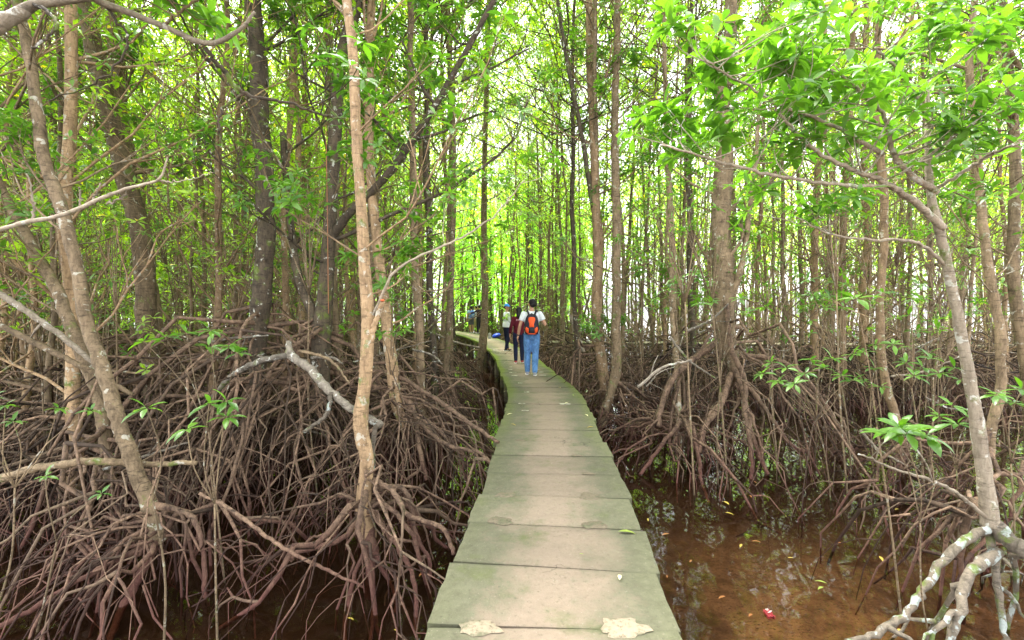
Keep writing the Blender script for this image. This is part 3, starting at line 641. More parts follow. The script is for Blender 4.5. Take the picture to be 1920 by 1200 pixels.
near_tree('twin-stemmed brown mangrove at the edge beside the pale slender one', [(1850, 900, 4.6, .04), (1856, 810, 4.6, .045), (1872, 720, 4.6, .042), (1868, 640, 4.6, .04), (1850, 520, 4.65, .04), (1838, 420, 4.7, .038), (1830, 300, 4.8, .035), (1815, 120, 4.9, .03), (1835, -100, 5, .025)],
    roots=[((1856, 800, 4.6, .035), (1840, 850, 4.5), (1860, 930, 4.4), (1860, 990, 4.3))],
    nrand=15, rh=.5, spread=1.3, mat='bark', twigs=13, first=.4, seed=20)
near_tree('brown mangrove stem rising out of frame behind the pale slender tree', [(1935, 860, 5.2, .06), (1925, 700, 5.2, .06), (1900, 520, 5.2, .055), (1905, 300, 5.3, .05), (1885, 60, 5.4, .045), (1870, -120, 5.5, .04)],
    limbs=[dict(pts=[(1905, 220, 5.3, .03), (1840, 180, 5.1, .022), (1760, 175, 4.9, .015), (1680, 160, 4.7, .01)], n=7, len=(.4, .9)), dict(pts=[(1910, 130, 5.3, .03), (1870, 60, 5.1, .022), (1800, 20, 4.9, .015)], n=7, len=(.4, .9))],
    nrand=11, rh=.6, spread=1.2, mat='bark', twigs=12, first=.4, seed=21)
# close overhanging branches whose trees stand outside the frame
near_tree('thick pale bough reaching in overhead from a tree beside the viewer', [(-420, 560, 1.9, .07), (-330, 320, 1.9, .06), (-160, 120, 1.9, .05), (-40, 70, 1.9, .032), (20, 32, 1.92, .026), (60, 8, 1.95, .02), (160, -2, 2.0, .015), (195, 12, 2.05, .014), (300, 52, 2.15, .013), (385, 88, 2.2, .0125), (440, 70, 2.2, .009), (470, 36, 2.2, .006)],
    limbs=[dict(pts=[(385, 90, 2.2, .011), (420, 135, 2.25, .011), (462, 178, 2.3, .010), (540, 192, 2.35, .007), (600, 214, 2.4, .006), (650, 222, 2.45, .004)], mat='bark_dark', n=3, L=.1, leafy=.6),
           dict(pts=[(458, 178, 2.3, .007), (418, 205, 2.3, .006), (410, 250, 2.3, .0045), (424, 290, 2.3, .003)], mat='bark_dark'),
           dict(pts=[(200, 14, 2.05, .006), (240, 80, 2.1, .005), (190, 150, 2.1, .004), (90, 190, 2.1, .003)], mat='bark_dark'),
           dict(pts=[(60, 5, 1.95, .008), (110, 45, 1.9, .006), (60, 90, 1.85, .004)], mat='bark_dark'),
           dict(pts=[(300, 52, 2.15, .008), (340, 20, 2.1, .006), (420, -30, 2.05, .004)], mat='bark', n=7, L=.12, len=(.15, .35))],
    nrand=0, mat='bark_pale', twigs=0, top=0, seed=22, leafL=.12)
near_tree('bleached antler-like dead bough reaching in beneath the thick overhead one', [(-300, 560, 2.2, .03), (-180, 470, 2.2, .02), (-60, 445, 2.2, .012), (0, 427, 2.2, .0105), (60, 411, 2.2, .010), (110, 405, 2.2, .0095), (165, 385, 2.2, .009), (235, 355, 2.2, .007), (292, 338, 2.2, .006), (306, 310, 2.2, .0045), (314, 292, 2.2, .003)],
    limbs=[dict(pts=[(62, 410, 2.2, .006), (63, 375, 2.2, .005), (52, 330, 2.2, .003)]), dict(pts=[(150, 390, 2.2, .005), (152, 370, 2.2, .004), (150, 350, 2.2, .003)]), dict(pts=[(165, 385, 2.2, .005), (180, 365, 2.2, .004), (187, 345, 2.2, .003)]),
           dict(pts=[(200, 383, 2.2, .005), (230, 370, 2.2, .004), (240, 352, 2.2, .003)]), dict(pts=[(295, 340, 2.2, .004), (340, 340, 2.2, .003), (400, 323, 2.2, .002)])],
    nrand=0, mat='bark_pale', twigs=0, top=0, seed=23, name='dead_bough')
random.seed(5); rng = np.random.default_rng(5)
o = tag_red.build('cut_face', plain('fresh_red_cut', (.5, .12, .05)), None, p)
stub_parent = [x for x in bpy.data.objects if x.get('label', '').startswith('straight tan mangrove')][0]
o.parent = stub_parent; o.location = Vector([float(a) for a in p]) - stub_parent.location

# ------------------------------------------------------------------ the stand: copies of a dozen mangroves
PROT = []; world_space = False
specs = [(101, 13, .085, .03, 22, 'bark', 'leaf'), (102, 12, .07, .04, 20, 'bark_tan', 'leaf'), (103, 14, .10, .02, 24, 'bark', 'leaf'), (104, 11, .055, .06, 18, 'bark_tan', 'leaf'), (105, 13.5, .09, .03, 24, 'bark', 'leaf'),
         (106, 12.5, .065, .05, 18, 'bark', 'leaf'), (107, 14, .11, .02, 26, 'bark_tan', 'leaf'), (108, 10.5, .05, .07, 16, 'bark', 'leaf'), (109, 13, .075, .03, 20, 'bark', 'leaf'), (110, 12, .08, .05, 22, 'bark_tan', 'leaf'), (111, 13, .09, .03, 22, 'bark', 'leaf'), (112, 14, .10, .02, 20, 'bark_dark', 'leaf')]
for (sd_, H, r, lean, nr, tmat, lf) in specs:
    wd = 2.0 if sd_ > 110 else 1.0
    tm, lv, rm = proto_parts(sd_, H * (1.1 if wd == 1 else 1.22), r * .86, lean, nr + 6, .14 if wd == 1 else .42, 32 if wd == 1 else 56, .135 if wd == 1 else .15, 1.4 if wd == 1 else .8, 5, 1.1, wide=wd)
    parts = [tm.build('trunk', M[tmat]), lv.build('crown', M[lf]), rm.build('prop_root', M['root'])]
    PROT.append(parts)
    for o in parts: C.objects.unlink(o)
random.seed(77); rng = np.random.default_rng(77)
def stand_tree(x, y, pi, rz, sc, label, group):
    e = empty('mangrove_tree', (x, y, WATER), label, 'tree', group, rz); e.scale = (sc, sc, sc)
    for o in PROT[pi]:
        c = o.copy(); C.objects.link(c); c.parent = e
LEFT_N = ('slim straight mangrove in the thicket on the root-choked side of the walk', 'trees in the root-choked thicket')
LEFT_F = ('distant slim mangrove in the deep stand beyond the root-choked thicket', 'trees deep in the dark stand')
MID = ('distant slim mangrove beyond the walkers at the end of the walk', 'trees beyond the walkers')
RIGHT_N = ('slim straight mangrove between open water and the far straight walkway', 'trees over the open water')
RIGHT_F = ('slim mangrove standing behind the far straight walkway', 'trees behind the far walkway')
placed = list(NEARSPOT)
def ok(x, y, gap):
    if min(np.hypot(dense[:, 0] - x, dense[:, 1] - y)) < (1.6 if y < 13 else 1.25): return False
    if 17.6 < y < 22 and x > .8 and abs((y - (21.0 - (x - .9) * 3 / 26.1))) < .8: return False
    return all((x - a) ** 2 + (y - b) ** 2 > gap * gap for a, b in placed)
count = 0
def put(x, y):
    global count
    if 846 < 960 + 853 * x / y < 950 and y < 34: return
    pxx = x / y
    if y > 21 and -.12 < pxx < .16: lab = MID
    elif x < 0.0 or pxx < 0: lab = LEFT_N if y < 13 else LEFT_F
    else: lab = RIGHT_N if y < 19 else RIGHT_F
    placed.append((x, y)); stand_tree(x, y, random.randrange(10), random.random() * 6.28, random.uniform(.82, 1.12), *lab); count += 1
EXPL = [(828, 13), (858, 18), (875, 21), (965, 20), (978, 23), (990, 19), (1022, 17.5), (1035, 22), (1060, 15), (1085, 19), (1205, 12), (1228, 15), (1246, 12.5), (1275, 12.5), (1300, 15), (1322, 12), (1425, 12.4), (1448, 15), (1465, 11.2), (1500, 13), (1530, 11.8),
        (1560, 13), (1582, 11), (1620, 12.5), (1700, 11.4), (1740, 10.4), (1780, 12), (1822, 10), (1890, 11), (640, 9), (560, 9.5), (420, 8.5), (380, 10.5), (335, 9), (310, 11.5), (140, 8.5), (40, 7), (90, 10), (455, 12), (665, 12), (20, 9.5), (-60, 6)]
for px, d in EXPL:
    x = (px - 960) / 853.3 * d
    if min(np.hypot(dense[:, 0] - x, dense[:, 1] - d)) > 1.3: put(x, d)
for x, y, pi in ((-1.7, 12.5, 10), (1.75, 12.2, 11), (1.75, 16.2, 10), (-2.1, 16.5, 11), (1.4, 21.8, 11), (-.2, 25.5, 10), (.9, 29, 11), (-3.6, 20.5, 10), (.2, 33, 10), (2.6, 25.5, 11), (-1.6, 36.5, 11), (1.9, 9.9, 10), (-1.6, 9.4, 11), (3.4, 14, 10), (-4, 13, 10), (2.4, 18.6, 10), (-2.6, 14.6, 11), (4.6, 11.5, 11), (6.5, 13.5, 10)):
    lab_ = MID if y > 21 else (LEFT_N if x < 0 and y < 13 else LEFT_F if x < 0 else RIGHT_N)
    placed.append((x, y)); stand_tree(x, y, pi, random.random() * 6.28, random.uniform(.9, 1.1), *lab_); count += 1
tries = 0
while count < 290 and tries < 40000:
    tries += 1
    y = random.uniform(4.2, 34) if random.random() < .85 else random.uniform(4.2, 12); x = random.uniform(-1.32, 1.32) * y
    left = x / y < .12
    if not left:
        if y < 11.5: continue
        if y > 27: continue
    else:
        if y < 5.2 and x > -4: continue
    gap = (.95 if left else 1.2) + y * .012
    if ok(x, y, gap): put(x, y)

# ------------------------------------------------------------------ far woods: one mass
def far_woods():
    tm, lv = MB(), Leaves(); random.seed(9)
    n = 0
    while n < 620:
        y = random.uniform(30, 62); x = random.uniform(-1.3, 1.0) * y
        if n > 330: x = random.uniform(-.16, .16) * y; y = max(y, 36)
        if n > 430: y = random.uniform(20, 34); x = random.uniform(-1.3, -.2) * y
        if n > 530: y = random.uniform(29, 44); x = random.uniform(.17, 1.25) * y
        elif x / y > .17 and y < 50: continue
        high = x / y > .17
        if min(np.hypot(dense[:, 0] - x, dense[:, 1] - y)) < 1.2: continue
        n += 1; H = random.uniform(11, 15); a = rng.normal(0, .25, (6, 2)); a[0] = 0
        P = np.column_stack([x + a[:, 0], y + a[:, 1], WATER + np.linspace(-.2, H, 6)]); tm.tube(P, np.linspace(.09, .03, 6), 5, caps=False)
        for i in range(5): # stilts
            th = random.random() * 6.3; h = random.uniform(.4, 1.5); tm.tube([(x, y, WATER + h), (x + .6 * math.cos(th), y + .6 * math.sin(th), WATER + h * .75), (x + math.cos(th), y + math.sin(th), WATER - .1)], .025, 4, caps=False)
        for i in range(95):
            z = WATER + H * random.random() ** .6; rr = random.uniform(.2, 1.7); th = random.random() * 6.3
            if z < (6.0 if high else 2.0) and random.random() < (.93 if high else .5): continue
            lv.rosette(np.array((x + rr * math.cos(th), y + rr * math.sin(th), z)), (math.cos(th) * .6, math.sin(th) * .6, 1), random.uniform(.26, .4), 5)
    tag(tm.build('far_woods_trunks', M['bark']), 'far off mass of thin mangrove trunks closing the view', 'woods', kind='stuff')
    tag(lv.build('far_woods_foliage', M['leaf_far_lit']), 'far off sunlit mass of yellow green mangrove foliage', 'woods', kind='stuff')
far_woods()

# ------------------------------------------------------------------ saplings with bright leaf whorls
def sapling(label, tips, base, L=.12, group=None, mat='bark', r=.008):
    random.seed(hash(label + str(base)) % 9999 if False else int(abs(base[0] * 31 + base[1] * 7)))
    b = at(*base); b[2] = WATER - .1
    e = empty('mangrove_sapling', (b[0], b[1], WATER), label, 'sapling', group); org = (b[0], b[1], WATER)
    T = [at(*t) for t in tips]; c = np.mean(T, axis=0); fork = b * .35 + c * .65; fork[:2] = b[:2] * .4 + c[:2] * .6
    m, lv = MB(), Leaves(); m.tube(smooth_path([b, (b + fork) / 2 + rng.normal(0, .03, 3), fork], 10), np.linspace(r, r * .7, 10), 6)
    for t in T:
        w = smooth_path([fork, (fork + t) / 2 + rng.normal(0, .04, 3), t], 7); m.tube(w, np.linspace(r * .65, .003, 7), 5)
        lv.rosette(t, (t - fork) * .6 + np.array((0, 0, .5)), L, random.choice((6, 7, 8)))
    m.build('stem', M[mat], e, org); lv.build('foliage', M['leaf_near'], e, org, near=True)
sapling('single bright leaf whorl low in the root tangle near the leaning trunk', [(275, 765, 3.0)], (300, 950, 3.1), .14)
sapling('cluster of three glossy leaf whorls on one stem amid the roots', [(350, 805, 2.9), (392, 758, 3.0), (425, 752, 3.05), (425, 782, 3.0)], (405, 1000, 3.1), .125)
sapling('tiny leaf whorl by the frame edge above the root tangle', [(85, 893, 3.2), (190, 925, 3.1)], (60, 1050, 3.3), .075)
sapling('wide flat spray of leaves above the mossy log', [(270, 640, 3.8), (310, 632, 3.8), (350, 625, 3.8), (395, 620, 3.8), (430, 650, 3.7), (445, 662, 3.7), (390, 650, 3.9)], (420, 900, 3.9), .135)
sapling('sparse leafy shoot at the frame edge low in the thicket', [(10, 760, 3.3), (25, 790, 3.3), (-20, 750, 3.3), (110, 765, 3.6), (170, 770, 3.7)], (-30, 950, 3.4), .095)
sapling('large glossy leaf whorl hanging over the open water', [(1690, 805, 2.75), (1738, 815, 2.75), (1665, 815, 2.8)], (1765, 1150, 3.0), .15, r=.0055)
sapling('leaf whorl held in front of the far straight walkway', [(1605, 560, 3.0)], (1700, 900, 3.4), .14)
i = 0
for tips, base in (([(1475, 690, 5.2), (1510, 700, 5.3), (1545, 690, 5.2), (1580, 705, 5.3), (1460, 715, 5.1), (1520, 675, 5.4), (1430, 700, 5.2), (1445, 680, 5.3), (1490, 720, 5.0), (1560, 672, 5.3), (1600, 712, 5.2)], (1560, 880, 5.6)),
                   ([(1600, 665, 5.6), (1640, 690, 5.6), (1620, 715, 5.5), (1650, 725, 5.4)], (1640, 860, 5.8)),
                   ([(1715, 705, 5.1), (1745, 672, 5.2), (1800, 712, 5.1), (1730, 690, 5.2), (1760, 700, 5.2), (1700, 680, 5.3), (1790, 690, 5.3)], (1750, 880, 5.4)),
                   ([(1760, 780, 4.2), (1795, 795, 4.2), (1820, 775, 4.2), (1785, 760, 4.3)], (1800, 960, 4.3)),
                   ([(1870, 740, 3.9), (1900, 755, 3.9), (1915, 730, 3.9)], (1900, 930, 4.0)),
                   ([(1560, 620, 8.0), (1600, 630, 8.0), (1520, 625, 8.1), (1640, 615, 8.1), (1480, 632, 8.1)], (1570, 760, 8.2))):
    sapling(('low leafy mangrove shoot, widest of those over the water', 'low leafy shoot beside the lone slim mangrove in the water', 'low leafy shoot behind the pale slender tree', 'low leafy shoot close below the pale slender tree', 'low leafy shoot at the frame edge beside the twin stems', 'low leafy sprays before the far straight walkway')[i], tips, base, .135, 'leafy shoots over the open water'); i += 1
# mid-height leaf sprays above the thicket
random.seed(31)
for j in range(72):
    px = random.choice((random.uniform(0, 740), random.uniform(1180, 1900))); py = random.uniform(330, 610); d = random.uniform(5.5, 11)
    b = at(px + random.uniform(-60, 60), 640, d)
    if min(np.hypot(dense[:, 0] - b[0], dense[:, 1] - b[1])) < 1.1: continue
    tips = [(px + random.uniform(-70, 70), py + random.uniform(-60, 60), d + random.uniform(-.5, .5)) for _ in range(random.randint(6, 12))]
    side_w = px < 960
    sapling('thin understorey mangrove shoot with open leaf sprays in the %s' % ('root-choked thicket' if side_w else 'flooded stand by the open water'), tips, (px + random.uniform(-60, 60), 700, d), .13,
            'shoots in the thicket' if side_w else 'shoots in the flooded stand', 'bark', .012)

# ------------------------------------------------------------------ dead wood
def stick(label, pts, mat='dead', name='fallen_branch', stubs=0, group=None):
    W = np.array([(*at(*p[:3]), p[3]) for p in pts]); org = W[0, :3].copy(); q = smooth_path(W, 8 * len(W)); q[:, :3] += rng.normal(0, .004, (len(q), 3))
    m = MB(); m.tube(q[:, :3], q[:, 3] * (1 + rng.uniform(-.1, .1, len(q))), 9, rough=.07)
    for i in range(stubs):
        a = q[random.randrange(3, len(q) - 2)]; e = a[:3] + rng.normal(0, .12, 3); m.tube([a[:3], (a[:3] + e) / 2 + rng.normal(0, .015, 3), e], [a[3] * .5, a[3] * .4, a[3] * .2], 6)
    return tag(m.build(name, M[mat], None, org), label, 'branch', group)
stick('pale broken bough with a hooked upper end lying across the roots', [(540, 640, 4.9, .025), (548, 668, 4.8, .042), (580, 690, 4.7, .045), (620, 735, 4.55, .042), (665, 770, 4.45, .038), (715, 797, 4.35, .036)])
stick('grey hanging stub below the broken end of the pale bough', [(706, 790, 4.35, .024), (700, 830, 4.35, .022), (700, 880, 4.35, .02)], 'bark_lichen')
stick('pale limb running down from the hook of the broken bough', [(545, 665, 4.9, .035), (480, 680, 5.0, .032), (430, 710, 5.1, .03), (400, 745, 5.2, .025)])
stick('curved pale branch propped under the broken bough', [(622, 735, 4.5, .022), (610, 780, 4.4, .02), (570, 810, 4.35, .018)], 'bark_lichen')
stick('long brown bough lying level above the root tangle', [(-40, 915, 3.9, .035), (60, 880, 3.9, .034), (170, 866, 3.95, .034), (270, 870, 4.05, .028), (370, 868, 4.1, .018)], 'bark')
stick('long straight fallen pole slanting down over dark water', [(375, 925, 3.7, .012), (440, 960, 3.65, .014), (520, 1020, 3.6, .015), (590, 1058, 3.55, .014), (680, 1100, 3.5, .009)], 'root')
stick('sloping pale branch at the frame edge crossing the slanting trunk', [(-20, 540, 4.4, .03), (60, 590, 4.4, .028), (140, 650, 4.45, .024), (215, 720, 4.5, .016)], 'bark_pale', stubs=2)
stick('brown low branch rising to the frame edge beside the slanting trunk', [(-20, 600, 4.6, .03), (80, 650, 4.6, .03), (160, 690, 4.65, .026), (250, 740, 4.8, .02)], 'bark')
stick('dead leaning limb with a jagged top near the walkers', [(1070, 590, 12.5, .05), (1078, 620, 12.5, .05), (1095, 660, 12.4, .045)], 'bark_pale')
stick('long thin dead stick lying level beside the walk bend', [(800, 618, 13, .025), (850, 640, 13, .028), (900, 652, 13, .02)], 'bark_pale')
random.seed(41)
for j in range(46):
    left = random.random() < .68; px = random.uniform(-20, 800) if left else random.uniform(1180, 1900); d = random.uniform(4.6, 10); py = random.uniform(620, 600 + 853 * 2.1 / d * .8)
    L = random.uniform(70, 210) * 5 / d; a = random.uniform(-.9, .9); q = (px + L * math.cos(a), py + L * math.sin(a) * .7, d + random.uniform(-.3, .3))
    b1, b2 = at(px, py, d), at(*q)
    if min(np.hypot(dense[:, 0] - b1[0], dense[:, 1] - b1[1])) < 1.0 or min(np.hypot(dense[:, 0] - b2[0], dense[:, 1] - b2[1])) < 1.0 or min(b1[2], b2[2]) < WATER: continue
    r = random.uniform(.008, .02)
    stick('bare dead stick caught in the %s' % ('root tangle' if left else 'roots over the water'), [(px, py, d, r), ((px + q[0]) / 2 + random.uniform(-12, 12), (py + q[1]) / 2 + random.uniform(-14, 14), d, r * .85), (*q, r * .5)],
          random.choice(('dead', 'bark_pale', 'bark')), stubs=2, group='dead sticks in the root tangle' if left else 'dead sticks over the water')
# straight orange hanging line
m = MB(); m.tube(smooth_path([at(611, 235, 5.6), at(614, 420, 5.6), at(616, 588, 5.6)], 12), .0045, 6)
tag(m.build('hanging_cord', plain('orange_cord', (.30, .13, .06)), None, at(611, 235, 5.6)), 'thin straight orange cord hanging beside the forked dark trunk', 'cord')

# ------------------------------------------------------------------ fallen leaves and litter
M['yellow_leaf'] = plain('yellow_fallen_leaf', (.40, .30, .05), .6, .2); M['orange_leaf'] = plain('orange_fallen_leaf', (.30, .12, .035), .6, .2)
M['green_leaf'] = plain('green_fallen_leaf', (.22, .28, .05), .6, .2); M['pale_leaf'] = plain('pale_fallen_leaf', (.7, .66, .36), .6, .15)
def fallen(px, py, zz, L, mat, label, group=None, az=None):
    k = (EYE - zz) / ((py - 578) / 853.3); x, y = (px - 960) / 853.3 * k, k
    az = random.random() * 6.3 if az is None else az; lv = Leaves(); lv.p = [np.array((x, y, zz + .012))]; lv.d = [np.array((math.cos(az), math.sin(az), .08))]; lv.nn = [np.array((.08, .1, 1.))]; lv.L = [L]
    lv.p[0] -= lv.d[0] * L * .5
    tag(lv.build('fallen_leaf', M[mat], None, (x, y, zz), near=True), label, 'leaf', group)
DK = .004
fallen(1165, 1092, DK, .065, 'pale_leaf', 'small crumpled pale yellow leaf on the second slab', az=1.3)
fallen(1178, 1004, DK, .12, 'green_leaf', 'long slim yellow-green leaf on the slab edge by the water', az=-.1)
fallen(1092, 1048, DK, .03, 'green_leaf', 'tiny green leaf fragment in the middle of the walk')
for px, py, c in ((956, 778, 'pale'), (962, 798, 'yellow'), (1108, 803, 'yellow'), (1075, 742, 'green'), (1063, 757, 'pale'), (1050, 728, 'yellow'), (948, 735, 'pale'), (1100, 780, 'pale')):
    fallen(px, py, DK, .09, c + '_leaf', 'small %s leaf lying farther along the mossy walk' % {'pale': 'pale', 'yellow': 'yellow', 'green': 'green'}[c], 'leaves on the farther slabs: ' + c)
for px, py, c, L in ((1365, 947, 'yellow', .13), (1372, 968, 'yellow', .1), (1412, 935, 'orange', .06), (1420, 908, 'orange', .06), (1252, 1008, 'orange', .09), (1218, 980, 'yellow', .06), (1395, 1030, 'yellow', .07), (1424, 1022, 'orange', .09), (1490, 1054, 'yellow', .06),
                     (1580, 1026, 'orange', .1), (1662, 1055, 'yellow', .085), (1548, 1112, 'green', .07), (1548, 1100, 'green', .09), (1360, 1130, 'orange', .07), (1415, 1165, 'orange', .06), (1797, 1013, 'orange', .07), (1690, 960, 'yellow', .09), (1735, 970, 'orange', .09), (1700, 1195, 'yellow', .07),
                     (652, 1172, 'yellow', .06), (738, 1195, 'yellow', .04), (1300, 1060, 'orange', .05), (1610, 985, 'yellow', .06), (1255, 1090, 'orange', .05)):
    fallen(px, py, WATER, L, c + '_leaf', '%s fallen leaf floating on the brown water' % c, 'floating %s leaves' % c)
for px in (788, 800): fallen(px, 1085 + (px - 788), WATER + .02, .07, 'orange_leaf', 'curled orange leaf caught among roots beside the walk', 'curled leaves by the walk')
# crumpled red wrapper
k = (EYE - WATER) / ((1163 - 578) / 853.3); wx, wy = (1450 - 960) / 853.3 * k, k
wr = empty('litter_wrapper', (wx, wy, WATER), 'small crumpled red and white packet floating on the brown water', 'litter')
m = MB(); g = 7; P = [((i / (g - 1) - .5) * .075 * (1 - .2 * j / g), (j / (g - 1) - .5) * .11, .02 + .02 * noise.noise((i * .9, j * .8, 2)) + .012 * noise.noise((i * 2.1, j * 2.3, 5))) for j in range(g) for i in range(g)]
m.add(P, [(j * g + i, j * g + i + 1, (j + 1) * g + i + 1, (j + 1) * g + i) for j in range(g - 1) for i in range(g - 1)]); m.add([(a, b, c - .018) for a, b, c in P], [(j * g + i, j * g + i + 1, (j + 1) * g + i + 1, (j + 1) * g + i) for j in range(g - 1) for i in range(g - 1)])
wr.scale = (.8, .8, .8); m.build('packet', plain('red_plastic', (.26, .025, .03), .5, .5, 60), wr)
m = MB()
for a, b, w, h in ((-.012, .018, .03, .006), (-.012, .004, .022, .006), (.008, -.012, .026, .006), (-.012, -.026, .03, .006)): m.box((a, b, .047), (w, h, .002), .2)
m.build('printed_mark', plain('white_print', (.6, .58, .55), .5), wr, smooth=False)

# ------------------------------------------------------------------ bin beside the bend
k = 22.0
bx_ = empty('rubbish_bin', (-.80, 23.2, 0), 'dark bin with tilted blue lid standing beyond the walk bend', 'bin')
m = MB(); m.loft([(0, 0, -1.1, .24, .24), (0, 0, -.4, .26, .26), (0, 0, .12, .28, .28)], 16); bx_.scale = (.75, .75, .8); m.build('bin_body', plain('dark_plastic', (.02, .022, .03), .5), bx_)
m = MB(); m.loft([(0, 0, 0, .3, .3), (0, 0, .06, .31, .31), (0, 0, .16, .22, .22), (0, 0, .19, .1, .1)], 18); o = m.build('bin_lid', plain('blue_plastic', (.02, .06, .55), .35), bx_); o.location = (.02, 0, .12); o.rotation_euler = (.1, -.3, 0)
pt = empty('marker_post', (-1.12, 22.9, -.2), 'short grey concrete post beside the blue-lidded bin', 'post')
m = MB(); m.box((0, 0, -.1), (.15, .15, 1.1)).box((0, 0, .47), (.11, .11, .04)); m.build('post', plain('grey_concrete', (.4, .4, .42), .9), pt, smooth=False)

# ------------------------------------------------------------------ people
def fuse(o, vox, it=6):
    r = o.modifiers.new('fuse', 'REMESH'); r.mode = 'VOXEL'; r.voxel_size = vox; r.use_smooth_shade = True
    s_ = o.modifiers.new('relax', 'SMOOTH'); s_.factor = .5; s_.iterations = it
    return o
def cloth(name, col, var=.25, amt=1.0):
    m, nt, out = node_mat(name); g = N(nt, "ShaderNodeTexCoord"); o_ = g.outputs['Object']
    n = noise_n(nt, mapping(nt, o_, (9, 9, 5)), 1.0, 3, .6, 1.2); w = noise_n(nt, o_, 60, 3)
    c = mix(nt, ramp(nt, n, [(.3, 0.0), (.7, 1.0)]), tuple(a * (1 - var) for a in col), tuple(min(.85, a * (1 + var)) for a in col))  # fold shading put into the colour: creases darker, ridges lighter
    finish(nt, out, c, .9, math_n(nt, 'ADD', n, math_n(nt, 'MULTIPLY', w, .1)), min(1, .8 * amt), .06, .15); return m
SKIN = plain('skin', (.50, .27, .17), .55, .1); HAIR = plain('black_hair', (.012, .01, .01), .5, .3, 60)
def lerp(a, b, t): return np.asarray(a, float) * (1 - t) + np.asarray(b, float) * t
def person(label, loc, rz, H, P, fit, head_turn=0.0, female=False):
    """P: joints in metres for a 1.72 m figure facing +Y (x to its right-hand side); fit: clothing"""
    e = empty('person', loc, label, 'person', None, rz); s = H / 1.72; e.scale = (s, s, s)
    sh = .185 if not female else .165
    J = dict(neck=(0, -.01, 1.44), shl=(-sh, 0, 1.40), shr=(sh, 0, 1.40), hl=(-.09, 0, .90), hr=(.09, 0, .90), **P)
    A = {k_: np.array(v, float) for k_, v in J.items()}
    b = MB()
    b.loft([(0, 0, .84, .1, .07), (0, 0, .88, .16, .1), (0, 0, .98, .16, .105), (0, 0, 1.08, .135, .09), (0, 0, 1.22, .155, .1), (0, 0, 1.34, .17, .1), (0, 0, 1.41, .14, .075), (0, -.005, 1.45, .07, .06)], 18)
    b.limb([A['neck'] - (0, 0, .03), (0, .012, 1.54)], [.06, .054])
    # head (chin, skull, nose, ears)
    ct, st_ = math.cos(head_turn), math.sin(head_turn)
    hd = lambda x, y, z: (x * ct - y * st_, x * st_ + y * ct + .015, z)
    for c, r in ((hd(0, -.012, 1.635), (.074, .088, .085)), (hd(0, .03, 1.585), (.056, .062, .07)), (hd(0, .045, 1.545), (.035, .035, .03))): b.ball(c, r, 16)
    b.limb([hd(0, .088, 1.615), hd(0, .107, 1.59)], [.010, .014], 8)
    for sx in (-1, 1): b.ball(hd(sx * .078, 0, 1.605), (.014, .018, .03), 8)
    for sd in 'lr':
        S, E, Wr, Hh, K, An = A['sh' + sd], A['el' + sd], A['wr' + sd], A['h' + sd], A['kn' + sd], A['an' + sd]
        b.limb([S, lerp(S, E, .4), E], [.052, .046, .038]); b.limb([E, lerp(E, Wr, .3), Wr], [.039, .038, .026])
        f = unit(Wr - E); sx = -1 if sd == 'l' else 1
        inn = unit(np.cross(f, (0, 1., 0)) * 1.0) if abs(f[1]) < .9 else np.array((1., 0, 0))
        wd = unit(np.cross(f, inn))               # palm width direction
        pc = Wr + f * .055; b.limb([Wr + f * .01 - wd * .012, pc - wd * .014], [.022, .02], 8); b.limb([Wr + f * .01 + wd * .014, pc + wd * .016], [.022, .02], 8)
        for q, ln in ((-.03, .068), (-.010, .08), (.011, .076), (.031, .06)):
            r0 = pc + wd * q + f * .012; cu = -inn * sx * .018
            b.tube([r0, r0 + f * ln * .45 + cu * .4, r0 + f * ln * .8 + cu * 1.1, r0 + f * ln + cu * 1.8], [.0095, .0088, .008, .006], 7)
        r0 = Wr + f * .02 + wd * .026; b.tube([r0, r0 + wd * .026 + f * .02, r0 + wd * .034 + f * .052], [.012, .011, .008], 7)
        b.limb([Hh, lerp(Hh, K, .35), K], [.088, .08, .054]); b.limb([K, lerp(K, An, .3), lerp(K, An, .8), An], [.054, .057, .04, .036])
        b.limb([An, An + np.array((0, .10, -.045))], [.034, .026], 8)
    fuse(b.build('body', SKIN, e), .0085, 3)
    face = MB()
    for sx in (-1, 1):
        m = MB(); m.ball(hd(sx * .031, .077, 1.628), (.011, .007, .006), 8); m.build('eye', plain('eye_dark', (.03, .02, .02), .3) if 'eye' not in M else M['eye'], e)
    m = MB(); m.ball(hd(0, .088, 1.563), (.022, .008, .006), 8); m.build('mouth', M['lip'], e)
    # hair
    h = MB(); h.ball(hd(0, -.03, 1.662), (.088, .095, .082), 18)
    h.ball(hd(0, -.055, 1.62), (.078, .07, .085), 16)
    if fit.get('long'): h.loft([(hd(0, -.07, 1.40)[0], -.085, 1.38, .05, .03), (0, -.09, 1.46, .085, .045), (hd(0, -.06, 1.56)[0], -.06, 1.56, .088, .06), (hd(0, -.05, 1.64)[0], -.05, 1.64, .08, .07)], 14)
    for i in range(26):
        th = random.uniform(-2.9, -.2); q = np.array(hd(math.cos(th) * .08, math.sin(th) * .085 - .03, 1.60 + random.uniform(-.03, .12))); h.ball(q, random.uniform(.014, .024), 6)
    fuse(h.build('hair', HAIR, e), .011, 2)
